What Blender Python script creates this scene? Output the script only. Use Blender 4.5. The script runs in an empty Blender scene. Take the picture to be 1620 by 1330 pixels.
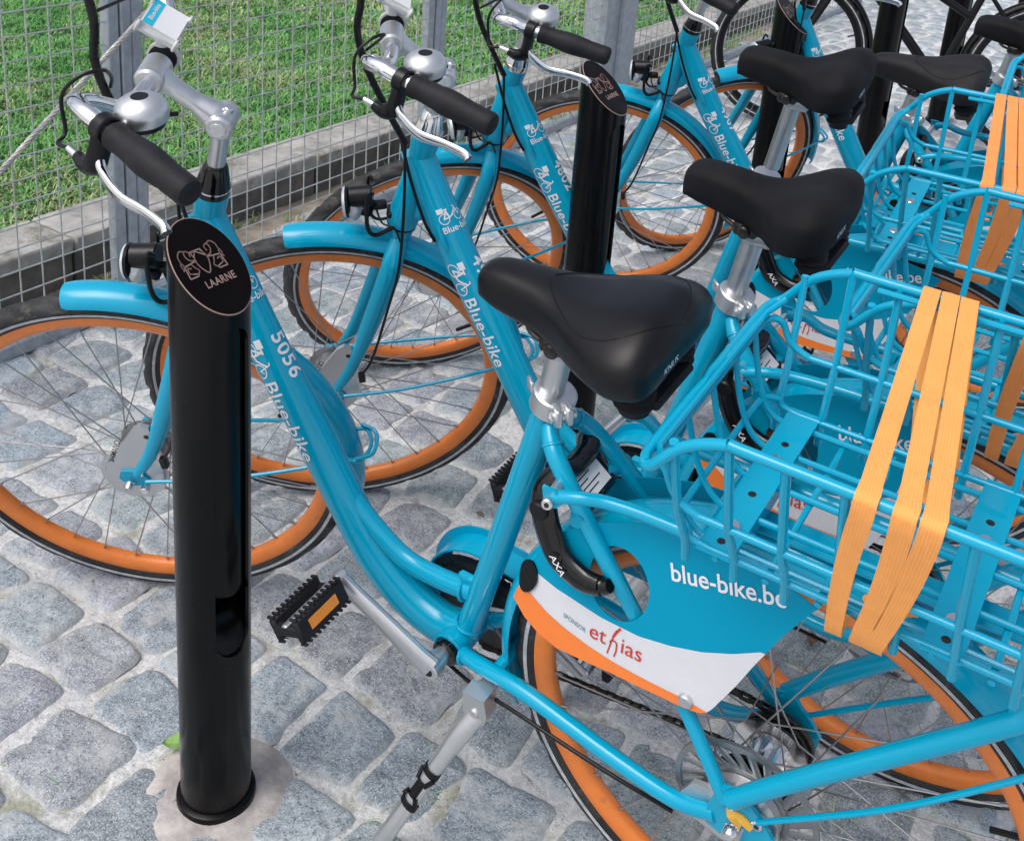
import bpy, math, random
import numpy as np
from mathutils import Vector, Matrix
R = math.radians
SC = bpy.context.scene
# ------------------------------------------------------------------ camera, world, sun, exposure
cam = bpy.data.objects.new('camera', bpy.data.cameras.new('camera')); SC.collection.objects.link(cam)
yaw, pitch, roll = 0.55295, -0.33033, -0.07907
M = Matrix.Rotation(yaw, 3, 'Z') @ Matrix.Rotation(pitch, 3, 'X') @ Matrix.Rotation(roll, 3, 'Y')
rt, fw, up = M.col[0], M.col[1], M.col[2]
mw = Matrix(((rt[0], up[0], -fw[0], 0.68894), (rt[1], up[1], -fw[1], -1.13276), (rt[2], up[2], -fw[2], 1.45354), (0, 0, 0, 1)))
cam.matrix_world = mw
cam.data.sensor_width = 36; cam.data.lens = 36*1782.77/1620; cam.data.shift_y = -415/1620
cam.data.clip_start = .05; cam.data.clip_end = 300
cam.data.dof.use_dof = False
SC.camera = cam
W = bpy.data.worlds.new('World'); SC.world = W; W.use_nodes = True
nt = W.node_tree; bg = nt.nodes['Background']
sky = nt.nodes.new('ShaderNodeTexSky'); sky.sky_type = 'NISHITA'; sky.sun_disc = False
SUN_EL, SUN_AZ = R(58), R(200)
sky.sun_elevation = SUN_EL; sky.sun_rotation = SUN_AZ; sky.dust_density = 4; sky.air_density = .8; sky.ozone_density = .6
hs = nt.nodes.new('ShaderNodeHueSaturation'); hs.inputs['Saturation'].default_value = .62
nt.links.new(sky.outputs[0], hs.inputs['Color']); nt.links.new(hs.outputs[0], bg.inputs[0]); bg.inputs[1].default_value = .15
sl = bpy.data.lights.new('sun', 'SUN'); sl.energy = .7; sl.angle = R(40); sl.color = (1, .985, .965)
so = bpy.data.objects.new('sun', sl); SC.collection.objects.link(so)
sd = Vector((math.sin(SUN_AZ)*math.cos(SUN_EL), math.cos(SUN_AZ)*math.cos(SUN_EL), math.sin(SUN_EL)))
so.rotation_euler = sd.to_track_quat('Z', 'Y').to_euler()
SC.view_settings.view_transform = 'Standard'; SC.view_settings.look = 'None'; SC.view_settings.gamma = 1
SC.view_settings.use_curve_mapping = False; SC.view_settings.exposure = 0.46
random.seed(4); rng = np.random.default_rng(7)

# ------------------------------------------------------------------ materials
def mat(name, col, rough=.5, metal=0, coat=0, noise=0, nscale=40, bump=0, bscale=200, spec=.5, col2=None, rvar=0, sheen=0, attr=None, wear=None):
    m = bpy.data.materials.new(name); m.use_nodes = True; t = m.node_tree; b = t.nodes['Principled BSDF']
    b.inputs['Base Color'].default_value = (*col, 1); b.inputs['Roughness'].default_value = rough; b.inputs['Metallic'].default_value = metal
    b.inputs['Coat Weight'].default_value = coat; b.inputs['Coat Roughness'].default_value = .08; b.inputs['Specular IOR Level'].default_value = spec
    tc = t.nodes.new('ShaderNodeTexCoord')
    src = None
    if noise or col2 or rvar:
        n = t.nodes.new('ShaderNodeTexNoise'); n.inputs['Scale'].default_value = nscale; n.inputs['Detail'].default_value = 6; n.inputs['Roughness'].default_value = .65
        t.links.new(tc.outputs['Object'], n.inputs['Vector'])
        if noise or col2:
            cr = t.nodes.new('ShaderNodeValToRGB'); c2 = col2 or tuple(min(1, c*(1+noise)) for c in col)
            c1 = col if col2 else tuple(c*(1-noise) for c in col)
            cr.color_ramp.elements[0].position = .35; cr.color_ramp.elements[1].position = .65
            cr.color_ramp.elements[0].color = (*c1, 1); cr.color_ramp.elements[1].color = (*c2, 1)
            t.links.new(n.outputs['Fac'], cr.inputs[0]); src = cr.outputs[0]
        if rvar:
            mr = t.nodes.new('ShaderNodeMapRange'); mr.inputs['From Min'].default_value = .35; mr.inputs['From Max'].default_value = .65
            mr.inputs['To Min'].default_value = max(0, rough-rvar); mr.inputs['To Max'].default_value = min(1, rough+rvar)
            t.links.new(n.outputs['Fac'], mr.inputs[0]); t.links.new(mr.outputs[0], b.inputs['Roughness'])
    if wear:
        n2 = t.nodes.new('ShaderNodeTexNoise'); n2.inputs['Scale'].default_value = wear[1]; n2.inputs['Detail'].default_value = 8; n2.inputs['Roughness'].default_value = .8
        t.links.new(tc.outputs['Object'], n2.inputs['Vector'])
        r2 = t.nodes.new('ShaderNodeValToRGB'); r2.color_ramp.elements[0].position = wear[2]; r2.color_ramp.elements[1].position = wear[2]+wear[3]
        t.links.new(n2.outputs['Fac'], r2.inputs[0])
        mx = t.nodes.new('ShaderNodeMix'); mx.data_type = 'RGBA'; mx.inputs[7].default_value = (*wear[0], 1)
        t.links.new(r2.outputs[0], mx.inputs[0])
        if src: t.links.new(src, mx.inputs[6])
        else: mx.inputs[6].default_value = (*col, 1)
        src = mx.outputs[2]
    if attr:
        a = t.nodes.new('ShaderNodeAttribute'); a.attribute_name = attr
        mx = t.nodes.new('ShaderNodeMix'); mx.data_type = 'RGBA'; mx.blend_type = 'MULTIPLY'; mx.inputs[0].default_value = 1
        if src: t.links.new(src, mx.inputs[6])
        else: mx.inputs[6].default_value = (*col, 1)
        t.links.new(a.outputs['Color'], mx.inputs[7]); src = mx.outputs[2]
    if src: t.links.new(src, b.inputs['Base Color'])
    if bump:
        n = t.nodes.new('ShaderNodeTexNoise'); n.inputs['Scale'].default_value = bscale; n.inputs['Detail'].default_value = 5
        t.links.new(tc.outputs['Object'], n.inputs['Vector'])
        bp = t.nodes.new('ShaderNodeBump'); bp.inputs['Strength'].default_value = bump; bp.inputs['Distance'].default_value = .002
        t.links.new(n.outputs['Fac'], bp.inputs['Height']); t.links.new(bp.outputs[0], b.inputs['Normal'])
    return m
MT = dict(
 blue=mat('blue_paint', (.0, .335, .525), .17, coat=.16, spec=.36, rvar=.06, nscale=14, bump=.02, bscale=40, wear=((.14, .42, .52), 120, .70, .04)),
 bluep=mat('blue_print', (.0, .28, .45), .42, coat=.0, spec=.12, rvar=.08, nscale=12, bump=.03, bscale=20),
 orange=mat('orange_rim_paint', (.76, .205, .032), .42, coat=.25, noise=.07, nscale=25, wear=((.28, .13, .06), 42, .58, .16)),
 orangep=mat('orange_print', (.82, .20, .03), .4, coat=.2, noise=.03),
 white=mat('white_print', (.62, .63, .66), .4, coat=.0, noise=.02),
 letter=mat('white_lettering', (.76, .78, .80), .45),
 red=mat('red_lettering', (.55, .035, .02), .45),
 greyl=mat('grey_lettering', (.12, .25, .31), .5),
 tyre=mat('tyre_rubber', (.020, .021, .023), .55, spec=.4, noise=.5, nscale=30, bump=.5, bscale=300, wear=((.15, .14, .12), 26, .54, .20)),
 reflect=mat('reflective_stripe', (.42, .43, .45), .4, noise=.25, nscale=60),
 rubber=mat('black_rubber', (.013, .013, .016), .6, spec=.25, noise=.3, nscale=20, bump=.25, bscale=500, wear=((.09, .09, .09), 90, .70, .1)),
 vinyl=mat('black_saddle_vinyl', (.0045, .0045, .006), .36, spec=.28, rvar=.08, nscale=15, bump=.12, bscale=900, wear=((.20, .19, .18), 70, .74, .05)),
 cloth=mat('matte_saddle_cover', (.008, .008, .010), .7, spec=.18, noise=.35, nscale=10, bump=.35, bscale=1200, wear=((.08, .08, .09), 12, .60, .3)),
 worn=mat('worn_saddle_cover', (.017, .016, .018), .55, spec=.25, noise=.45, nscale=8, bump=.6, bscale=700, wear=((.11, .10, .11), 220, .62, .06)),
 plastic=mat('black_plastic', (.005, .005, .006), .32, spec=.3, rvar=.08, nscale=20, bump=.1, bscale=300),
 gloss=mat('black_gloss', (.003, .003, .0035), .14, coat=.25, spec=.35, rvar=.05, nscale=14, wear=((.10, .10, .10), 80, .74, .04)),
 post=mat('black_powder_coat', (.0022, .0023, .0028), .24, coat=.0, spec=.22, rvar=.07, nscale=9, bump=.04, bscale=70, wear=((.12, .125, .13), 130, .70, .04)),
 alu=mat('brushed_aluminium', (.62, .63, .64), .36, metal=1, rvar=.1, nscale=40, bump=.12, bscale=250, wear=((.36, .36, .36), 60, .62, .15)),
 satin=mat('satin_silver', (.64, .65, .66), .36, metal=.9, rvar=.08, nscale=30, wear=((.42, .42, .42), 30, .6, .2)),
 chrome=mat('polished_alloy', (.80, .79, .79), .14, metal=1, rvar=.06, nscale=60, wear=((.4, .4, .4), 90, .68, .1)),
 steel=mat('spoke_steel', (.42, .41, .41), .36, metal=.9),
 hubm=mat('hub_alloy', (.30, .31, .32), .38, metal=.8, noise=.12, nscale=60, bump=.1, wear=((.16, .14, .12), 50, .6, .14)),
 darkm=mat('dark_steel', (.05, .047, .045), .4, metal=.8, noise=.4, nscale=80, wear=((.16, .12, .09), 90, .55, .15)),
 galv=mat('galvanised_steel', (.36, .40, .44), .5, metal=.35, noise=.16, nscale=35, bump=.15, bscale=60, wear=((.42, .45, .48), 14, .58, .2)),
 wire=mat('galvanised_wire', (.46, .49, .48), .5, metal=.3, noise=.25, nscale=30),
 rope=mat('steel_cable', (.46, .45, .43), .5, metal=.4, noise=.3, nscale=120),
 lens=mat('lamp_lens', (.55, .58, .60), .12, metal=.2, coat=.8, noise=.15, nscale=200),
 amber=mat('amber_reflector', (.85, .28, .02), .25, coat=.6, bump=.8, bscale=900, noise=.15, nscale=400),
 strapy=mat('yellow_orange_elastic', (.88, .36, .09), .75, noise=.05, nscale=40, bump=.15, bscale=900),
 strapo=mat('orange_elastic', (.84, .29, .075), .75, noise=.05, nscale=40, bump=.15, bscale=900),
 cardw=mat('white_card', (.78, .79, .80), .35, coat=.3),
 cardb=mat('cyan_card', (.01, .50, .68), .35, coat=.3),
 whitepl=mat('light_grey_plastic', (.58, .59, .58), .45, noise=.08, nscale=30),
 brass=mat('yellow_tab_washer', (.75, .42, .04), .4),
 engrave=mat('engraved_metal', (.40, .27, .23), .5, spec=.2),
 capm=mat('dark_brown_cap', (.004, .002, .002), .35, spec=.12, rvar=.05, nscale=20),
 blackp=mat('black_bike_paint', (.004, .004, .005), .35, spec=.3, coat=.0, rvar=.1, nscale=20),
 leafg=mat('green_leaf', (.20, .36, .09), .6, noise=.3, nscale=90), leafb=mat('brown_leaf', (.16, .085, .045), .7, noise=.5, nscale=60),
)

def ribs(m, n=7):
    t = m.node_tree; a = t.nodes.new('ShaderNodeAttribute'); a.attribute_name = 'u'; f = t.nodes.new('ShaderNodeMath'); f.operation = 'MULTIPLY'; f.inputs[1].default_value = 6.2832*n; t.links.new(a.outputs['Fac'], f.inputs[0])
    g = t.nodes.new('ShaderNodeMath'); g.operation = 'SINE'; t.links.new(f.outputs[0], g.inputs[0]); b = t.nodes.new('ShaderNodeBump'); b.inputs['Strength'].default_value = .22; b.inputs['Distance'].default_value = .0010
    t.links.new(g.outputs[0], b.inputs['Height']); t.links.new(b.outputs[0], t.nodes['Principled BSDF'].inputs['Normal'])
ribs(MT['strapy']); ribs(MT['strapo'])
# ------------------------------------------------------------------ mesh helpers
class MB:
    def __init__(s): s.v = []; s.f = []; s.m = []; s.sm = []
    def add(s, vs, fs, mi=0, smooth=True, mis=None):
        o = len(s.v); s.v += [tuple(map(float, p)) for p in vs]
        for i, f in enumerate(fs): s.f.append([o+k for k in f]); s.m.append(mis[i] if mis is not None else mi); s.sm.append(smooth)
        return s
    def build(s, name, mats, parent=None):
        me = bpy.data.meshes.new(name); me.from_pydata(s.v, [], s.f)
        if not isinstance(mats, (list, tuple)): mats = [mats]
        for m in mats: me.materials.append(MT[m] if isinstance(m, str) else m)
        me.polygons.foreach_set('material_index', s.m); me.polygons.foreach_set('use_smooth', s.sm); me.update(); me.set_sharp_from_angle(angle=R(38))
        o = bpy.data.objects.new(name, me); SC.collection.objects.link(o)
        if parent: o.parent = parent
        return o
def crv(pts, n=6, closed=False):
    P = [Vector(p) for p in pts]; out = []; N = len(P)
    rng_ = range(N if closed else N-1)
    for i in rng_:
        p1, p2 = P[i], P[(i+1) % N]
        p0 = P[(i-1) % N] if (closed or i > 0) else p1*2-p2
        p3 = P[(i+2) % N] if (closed or i < N-2) else p2*2-p1
        for k in range(n):
            t = k/n; t2 = t*t; t3 = t2*t
            out.append(.5*((2*p1)+(-p0+p2)*t+(2*p0-5*p1+4*p2-p3)*t2+(-p0+3*p1-3*p2+p3)*t3))
    if not closed: out.append(P[-1])
    return out
def lerpn(a, n):
    a = np.array(a, float).reshape(len(a), -1); x = np.linspace(0, len(a)-1, n); i = np.arange(len(a))
    return np.stack([np.interp(x, i, a[:, k]) for k in range(a.shape[1])], 1)
def tube(mb, path, r, n=10, mi=0, caps=True, closed=False, upv=None, smooth=True):
    """path: points; r: number, list of numbers or list of (a,b) where b runs along the up vector"""
    P = [Vector(p) for p in path]; N = len(P)
    if isinstance(r, (int, float)): rr = np.full((N, 2), float(r))
    else:
        rr = lerpn(r, N); rr = rr if rr.shape[1] == 2 else np.repeat(rr, 2, 1)
    T = []
    for i in range(N):
        a = P[(i-1) % N] if (closed or i > 0) else P[i]; b = P[(i+1) % N] if (closed or i < N-1) else P[i]
        d = (b-a); T.append(d.normalized() if d.length > 1e-9 else Vector((0, 0, 1)))
    if upv is None:
        u = Vector((0, 0, 1)) if abs(T[0].z) < .9 else Vector((1, 0, 0))
    else: u = Vector(upv)
    vs = []
    for i in range(N):
        if upv is not None: u = Vector(upv)
        u = (u-T[i]*u.dot(T[i])).normalized(); w = T[i].cross(u)
        for k in range(n):
            a = 2*math.pi*k/n; vs.append(P[i]+w*(rr[i, 0]*math.cos(a))+u*(rr[i, 1]*math.sin(a)))
    fs = []
    for i in range(N if closed else N-1):
        j = (i+1) % N
        for k in range(n): l = (k+1) % n; fs.append((i*n+k, i*n+l, j*n+l, j*n+k))
    mb.add(vs, fs, mi, smooth)
    if caps and not closed:
        o = len(mb.v)-len(vs)
        mb.f.append([o+k for k in range(n)][::-1]); mb.m.append(mi); mb.sm.append(False)
        mb.f.append([o+(N-1)*n+k for k in range(n)]); mb.m.append(mi); mb.sm.append(False)
    return mb
def fr(ax):
    ax = Vector(ax).normalized(); u = Vector((0, 0, 1)) if abs(ax.z) < .9 else Vector((1, 0, 0)); u = (u-ax*u.dot(ax)).normalized(); return ax, u, ax.cross(u)
def lathe(mb, o, ax, prof, n=24, mi=0, smooth=True, mis=None, caps=True):
    """prof: list of (dist along axis, radius)"""
    ax, u, w = fr(ax); o = Vector(o); vs = []
    for (h, r) in prof:
        for k in range(n): a = 2*math.pi*k/n; vs.append(o+ax*h+u*(r*math.cos(a))+w*(r*math.sin(a)))
    fs = []; ms = []
    for i in range(len(prof)-1):
        for k in range(n): l = (k+1) % n; fs.append((i*n+k, i*n+l, (i+1)*n+l, (i+1)*n+k)); ms.append(mis[i] if mis else mi)
    mb.add(vs, fs, mi, smooth, ms)
    if caps:
        b = len(mb.v)-len(vs)
        for i, rev in ((0, True), (len(prof)-1, False)):
            if prof[i][1] > 1e-5:
                f = [b+i*n+k for k in range(n)]; mb.f.append(f[::-1] if rev else f); mb.m.append(mis[min(i, len(prof)-2)] if mis else mi); mb.sm.append(False)
    return mb
def cyl(mb, a, b, r, n=16, mi=0, bev=None):
    a, b = Vector(a), Vector(b); L = (b-a).length; e = bev if bev is not None else min(r*.18, L*.2)
    return lathe(mb, a, b-a, [(0, r-e), (e, r), (L-e, r), (L, r-e)], n, mi)
def box(mb, c, s, mi=0, rot=None, bev=.0):
    c = Vector(c); hx, hy, hz = s[0]/2, s[1]/2, s[2]/2; rm = rot if rot is not None else Matrix.Identity(3); b = min(bev, hx*.8, hy*.8, hz*.8)
    if b <= 0:
        vs = [c+rm@Vector((x*hx, y*hy, z*hz)) for x in (-1, 1) for y in (-1, 1) for z in (-1, 1)]
        mb.add(vs, [(0, 1, 3, 2), (4, 6, 7, 5), (0, 4, 5, 1), (2, 3, 7, 6), (0, 2, 6, 4), (1, 5, 7, 3)], mi, False); return mb
    vs = []; idx = {}
    for x in (-1, 1):
        for y in (-1, 1):
            for z in (-1, 1):
                for ax in range(3):
                    p = [x*(hx-b), y*(hy-b), z*(hz-b)]; p[ax] = (x, y, z)[ax]*(hx, hy, hz)[ax]; idx[(x, y, z, ax)] = len(vs); vs.append(c+rm@Vector(p))
    fs = []
    for ax in range(3):
        o1, o2 = [(1, 2), (2, 0), (0, 1)][ax]
        for s_ in (-1, 1):
            q = []
            for (a, d) in ((-1, -1), (1, -1), (1, 1), (-1, 1)):
                k = [0, 0, 0]; k[ax] = s_; k[o1] = a; k[o2] = d; q.append(idx[(*k, ax)])
            fs.append(q if s_ > 0 else q[::-1])
    for ax in range(3):
        o1, o2 = [(1, 2), (2, 0), (0, 1)][ax]
        for a in (-1, 1):
            for d in (-1, 1):
                k0 = [0, 0, 0]; k0[ax] = -1; k0[o1] = a; k0[o2] = d; k1 = list(k0); k1[ax] = 1
                q = [idx[(*k0, o1)], idx[(*k1, o1)], idx[(*k1, o2)], idx[(*k0, o2)]]; fs.append(q if a*d < 0 else q[::-1])
    for x in (-1, 1):
        for y in (-1, 1):
            for z in (-1, 1):
                q = [idx[(x, y, z, 0)], idx[(x, y, z, 1)], idx[(x, y, z, 2)]]; fs.append(q if x*y*z > 0 else q[::-1])
    mb.add(vs, fs, mi, False); return mb
def plate(mb, pts, t, nrm, mi=0, o=(0, 0, 0)):
    """extruded polygon: 3-D points, thickness t along nrm, centred"""
    n = len(pts); d = Vector(nrm).normalized()*(t/2); vs = [Vector(p)-d for p in pts]+[Vector(p)+d for p in pts]
    mb.add(vs, [list(range(n))[::-1], list(range(n, 2*n))]+[(i, (i+1) % n, n+(i+1) % n, n+i) for i in range(n)], mi, False); return mb
def ribbon(mb, path, w, t, side, mi=0):
    """flat band of width w (along side) and thickness t"""
    P = [Vector(p) for p in path]; N = len(P); vs = []
    for i in range(N):
        T = (P[min(i+1, N-1)]-P[max(i-1, 0)]).normalized(); s = Vector(side(i) if callable(side) else side); s = (s-T*s.dot(T)).normalized(); u = T.cross(s)
        ww = w[i] if isinstance(w, (list, tuple)) else w
        for a, b in ((-1, -1), (1, -1), (1, 1), (-1, 1)): vs.append(P[i]+s*(a*ww/2)+u*(b*t/2))
    fs = [(i*4+k, i*4+(k+1) % 4, (i+1)*4+(k+1) % 4, (i+1)*4+k) for i in range(N-1) for k in range(4)]
    mb.add(vs, fs+[(0, 3, 2, 1), ((N-1)*4, (N-1)*4+1, (N-1)*4+2, (N-1)*4+3)], mi, False); return mb
def text2d(s, size, bold=0.0, spacing=1.0, shear=0):
    cu = bpy.data.curves.new('txt', 'FONT'); cu.body = s; cu.size = size; cu.offset = bold*size; cu.space_character = spacing; cu.resolution_u = 3; cu.shear = shear
    ob = bpy.data.objects.new('txt', cu); SC.collection.objects.link(ob)
    bpy.context.view_layer.update(); me = bpy.data.meshes.new_from_object(ob.evaluated_get(bpy.context.evaluated_depsgraph_get()))
    vs = [tuple(v.co[:2]) for v in me.vertices]; fs = [list(p.vertices) for p in me.polygons]
    bpy.data.objects.remove(ob); bpy.data.curves.remove(cu); bpy.data.meshes.remove(me)
    return vs, fs
def put(mb, flat, fn, mi=0):
    vs, fs = flat; mb.add([fn(*p) for p in vs], fs, mi, False); return mb
def stroke(pts, w):
    """2-D polyline as flat strip"""
    P = [np.array(p, float) for p in pts]; vs = []; fs = []
    for i in range(len(P)-1):
        a, b = P[i], P[i+1]; d = b-a; L = np.linalg.norm(d)
        if L < 1e-9: continue
        d /= L; n = np.array([-d[1], d[0]])*w/2; e = d*w*.35; o = len(vs)
        vs += [tuple(a-e-n), tuple(b+e-n), tuple(b+e+n), tuple(a-e+n)]; fs.append([o, o+1, o+2, o+3])
    return vs, fs
def arc2(c, r, a0, a1, n=16, ry=None): return [(c[0]+r*math.cos(R(a0+(a1-a0)*i/n)), c[1]+(ry or r)*math.sin(R(a0+(a1-a0)*i/n))) for i in range(n+1)]
def merge2(*fl):
    vs = []; fs = []
    for v, f in fl:
        o = len(vs); vs += v; fs += [[o+i for i in q] for q in f]
    return vs, fs
def bike_icon():
    """small step-through bicycle with a box, 1 unit high"""
    s = [stroke(arc2((0, 0), .42, 0, 360, 24), .07), stroke(arc2((1.35, 0), .42, 0, 360, 24), .07), stroke([(1.35, 0), (1.12, .78), (1.0, .82)], .08), stroke([(1.16, .62), (.72, .12), (.45, .02), (0, 0), (.3, .62)], .12),
         stroke([(.45, 0), (.3, .72)], .12), stroke([(.18, .72), (.42, .72)], .12), stroke([(1.35, 0), (1.5, .25)], .05)]
    return merge2(*s, ([(-.42, .5), (.12, .5), (.12, .92), (-.42, .92)], [[0, 1, 2, 3]]))
def empty(name, loc=(0, 0, 0), rot=(0, 0, 0)):
    o = bpy.data.objects.new(name, None); SC.collection.objects.link(o); o.location = loc; o.rotation_euler = rot; o.empty_display_size = .1; return o
def tag(o, label=None, cat=None, group=None, kind=None):
    if label: o['label'] = label
    if cat: o['category'] = cat
    if group: o['group'] = group
    if kind: o['kind'] = kind
    return o
def copy_tree(o, parent=None):
    c = o.copy(); SC.collection.objects.link(c); c.parent = parent
    for ch in [x for x in o.children]: copy_tree(ch, c)
    return c
def V(*a): return Vector(a)

# ------------------------------------------------------------------ bicycle template (x rearwards, y to its right side, z up, metres)
HA = R(71.32); AX = Vector((math.cos(HA), 0, math.sin(HA))); HT = Vector((-.4075, 0, .8898))
FH = Vector((-.6423, 0, .35)); RH = Vector((.441, 0, .35)); BBZ = .311
def steer(st): return Matrix.Translation(HT) @ Matrix.Rotation(st, 4, AX) @ Matrix.Translation(-HT)

def tyre_mesh(name, hub, parent, mats=('tyre', 'reflect'), stripe=True, tread=True, R0=.3305):
    mb = MB(); n = 192; m = 18; vs = []; fs = []; ms = []
    for i in range(n):
        th = 2*math.pi*i/n
        for k in range(m):
            ph = 2*math.pi*k/m-math.pi; a = .0195
            rr = a
            if tread and abs(ph) < 1.35:
                z = (i+ (2 if ph > 0 else 0)+int(abs(ph)*3.2)) % 6
                rr -= .0040 if z < 2 else 0
                if abs(ph) < .25: rr += .0006
            r = R0+rr*math.cos(ph); y = rr*1.0*math.sin(ph)
            vs.append((hub[0]+r*math.cos(th), hub[1]+y, hub[2]+r*math.sin(th)))
    for i in range(n):
        for k in range(m):
            l = (k+1) % m; j = (i+1) % n; fs.append((i*m+k, j*m+k, j*m+l, i*m+l)); ms.append(0)
    mb.add(vs, fs, 0, True, ms)
    if stripe:
        for s in (-1, 1):
            vs = []; 
            for i in range(n):
                th = 2*math.pi*i/n
                for ph in (1.62, 1.88):
                    r = R0+.0198*math.cos(ph); y = s*.0199*math.sin(ph); vs.append((hub[0]+r*math.cos(th), hub[1]+y, hub[2]+r*math.sin(th)))
            mb.add(vs, [(2*i, 2*i+1, 2*((i+1) % n)+1, 2*((i+1) % n)) for i in range(n)], 1, True)
    return mb.build(name, list(mats), parent)
def rim_mesh(name, hub, parent, m='orange'):
    prof = [(.0125, .3185), (.0135, .316), (.0125, .303), (.0085, .295), (.0045, .2925), (-.0045, .2925), (-.0085, .295), (-.0125, .303), (-.0135, .316), (-.0125, .3185), (-.009, .311), (.009, .311)]
    n = 96; mb = MB(); vs = []
    for i in range(n):
        th = 2*math.pi*i/n
        for y, r in prof: vs.append((hub[0]+r*math.cos(th), hub[1]+y, hub[2]+r*math.sin(th)))
    k = len(prof); mb.add(vs, [(i*k+a, i*k+(a+1) % k, ((i+1) % n)*k+(a+1) % k, ((i+1) % n)*k+a) for i in range(n) for a in range(k)], 0, True)
    for i in range(32):   # nipples
        th = 2*math.pi*(i+.5)/32; d = V(math.cos(th), 0, math.sin(th)); tube(mb, [Vector(hub)+d*.2935, Vector(hub)+d*.282], .0022, 6, 1)
    th = .35; d = V(math.cos(th), 0, math.sin(th)); tube(mb, [Vector(hub)+d*.293, Vector(hub)+d*.262], .0035, 8, 2)
    return mb.build(name, [m, 'steel', 'plastic'], parent)
def spokes_mesh(hub, parent, fr_=.03, fy=.03, m='steel', n=32):
    mb = MB(); per = n//2; hub = Vector(hub)
    for s, off in ((-1, 0), (1, .5)):
        for i in range(per):
            a = 2*math.pi*(i+off)/per; sg = 1 if i % 2 else -1
            b = a+sg*R(68) if True else a
            p0 = hub+V(fr_*math.cos(b), s*fy, fr_*math.sin(b)); k = (2*i+(0 if s < 0 else 1)+.5)
            th = 2*math.pi*k/n; p1 = hub+V(.285*math.cos(th), s*.002, .285*math.sin(th)); tube(mb, [p0, p1], .00115, 5, caps=False)
    return mb.build('spokes', m, parent)
def fender(name, hub, a0, a1, rc, hw, parent, m='blue', endflare=0):
    mb = MB(); n = 64; k = 14; vs = []; hub = Vector(hub); T = .0016
    for side in (0, 1):
        for i in range(n+1):
            th = R(a0+(a1-a0)*i/n); e = min(i, n-i)/3.0; taper = 1 if e >= 1 else .82+.18*math.sqrt(max(0, 1-(1-e)**2))
            for j in range(k+1):
                ph = R(-88+176*j/k); w = hw*taper-T*side
                r = rc+(hw-T*side)*.80*math.cos(ph); y = w*math.sin(ph)
                vs.append(hub+V(r*math.cos(th), y, r*math.sin(th)))
    K = k+1; N = (n+1)*K; fs = []
    for i in range(n):
        for j in range(k):
            fs.append((i*K+j, i*K+j+1, (i+1)*K+j+1, (i+1)*K+j)); fs.append((N+i*K+j, N+(i+1)*K+j, N+(i+1)*K+j+1, N+i*K+j+1))
        for j in (0, k): fs.append((i*K+j, (i+1)*K+j, N+(i+1)*K+j, N+i*K+j))
    for i in (0, n):
        for j in range(k): fs.append((i*K+j, N+i*K+j, N+i*K+j+1, i*K+j+1))
    mb.add(vs, fs, 0, True)
    return mb.build(name, m, parent)

def down_path(): return crv([(-.43, 0, .855), (-.381, 0, .754), (-.325, 0, .648), (-.268, 0, .552), (-.214, 0, .455), (-.162, 0, .370), (-.101, 0, .318), (-.045, 0, .300), (0, 0, .305)], 7)
DR = [(.023, .030), (.026, .033), (.026, .033), (.026, .033), (.026, .033), (.026, .033), (.027, .033), (.028, .031), (.027, .028)]
def tube_point(path, radii, s, phi, lift=.0007):
    """point on the down tube: s = arc length, phi = angle from its left side (0) to its top (90)"""
    P = path; L = 0
    for i in range(len(P)-1):
        d = (P[i+1]-P[i]).length
        if L+d >= s or i == len(P)-2: break
        L += d
    t = (s-L)/d; c = P[i].lerp(P[i+1], t); T0 = (P[i+1]-P[max(i-1, 0)]).normalized(); T1 = (P[min(i+2, len(P)-1)]-P[i]).normalized(); T = T0.lerp(T1, t).normalized()
    rr = lerpn(radii, len(P)); r = rr[i]*(1-t)+rr[i+1]*t
    n = V(-T.z, 0, T.x); n = n if n.x+n.z > 0 else -n
    return c+V(0, -1, 0)*((r[0]+lift)*math.cos(phi))+n*((r[1]+lift)*math.sin(phi))
def dice(flat, st=.004):
    import bmesh
    bm = bmesh.new(); vs = [bm.verts.new((x, y, 0)) for x, y in flat[0]]
    for f in flat[1]:
        try: bm.faces.new([vs[i] for i in f])
        except ValueError: pass
    for ax in (0, 1):
        lo = min(v.co[ax] for v in bm.verts); hi = max(v.co[ax] for v in bm.verts); k = lo+st*.5
        while k < hi:
            no = [0, 0, 0]; no[ax] = 1; co = [0, 0, 0]; co[ax] = k
            bmesh.ops.bisect_plane(bm, geom=bm.verts[:]+bm.edges[:]+bm.faces[:], plane_co=co, plane_no=no); k += st
    bm.verts.index_update(); out = ([tuple(v.co[:2]) for v in bm.verts], [[v.index for v in f.verts] for f in bm.faces]); bm.free(); return out
def tube_text(mb, flat, s0, phi0):
    path = down_path(); put(mb, dice(flat), lambda x, y: tube_point(path, DR, s0+x, phi0+y/.031))
def tube_text_across(mb, flat, s0, phi0):
    path = down_path(); put(mb, dice(flat), lambda x, y: tube_point(path, DR, s0-y, phi0+x/.031))

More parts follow.
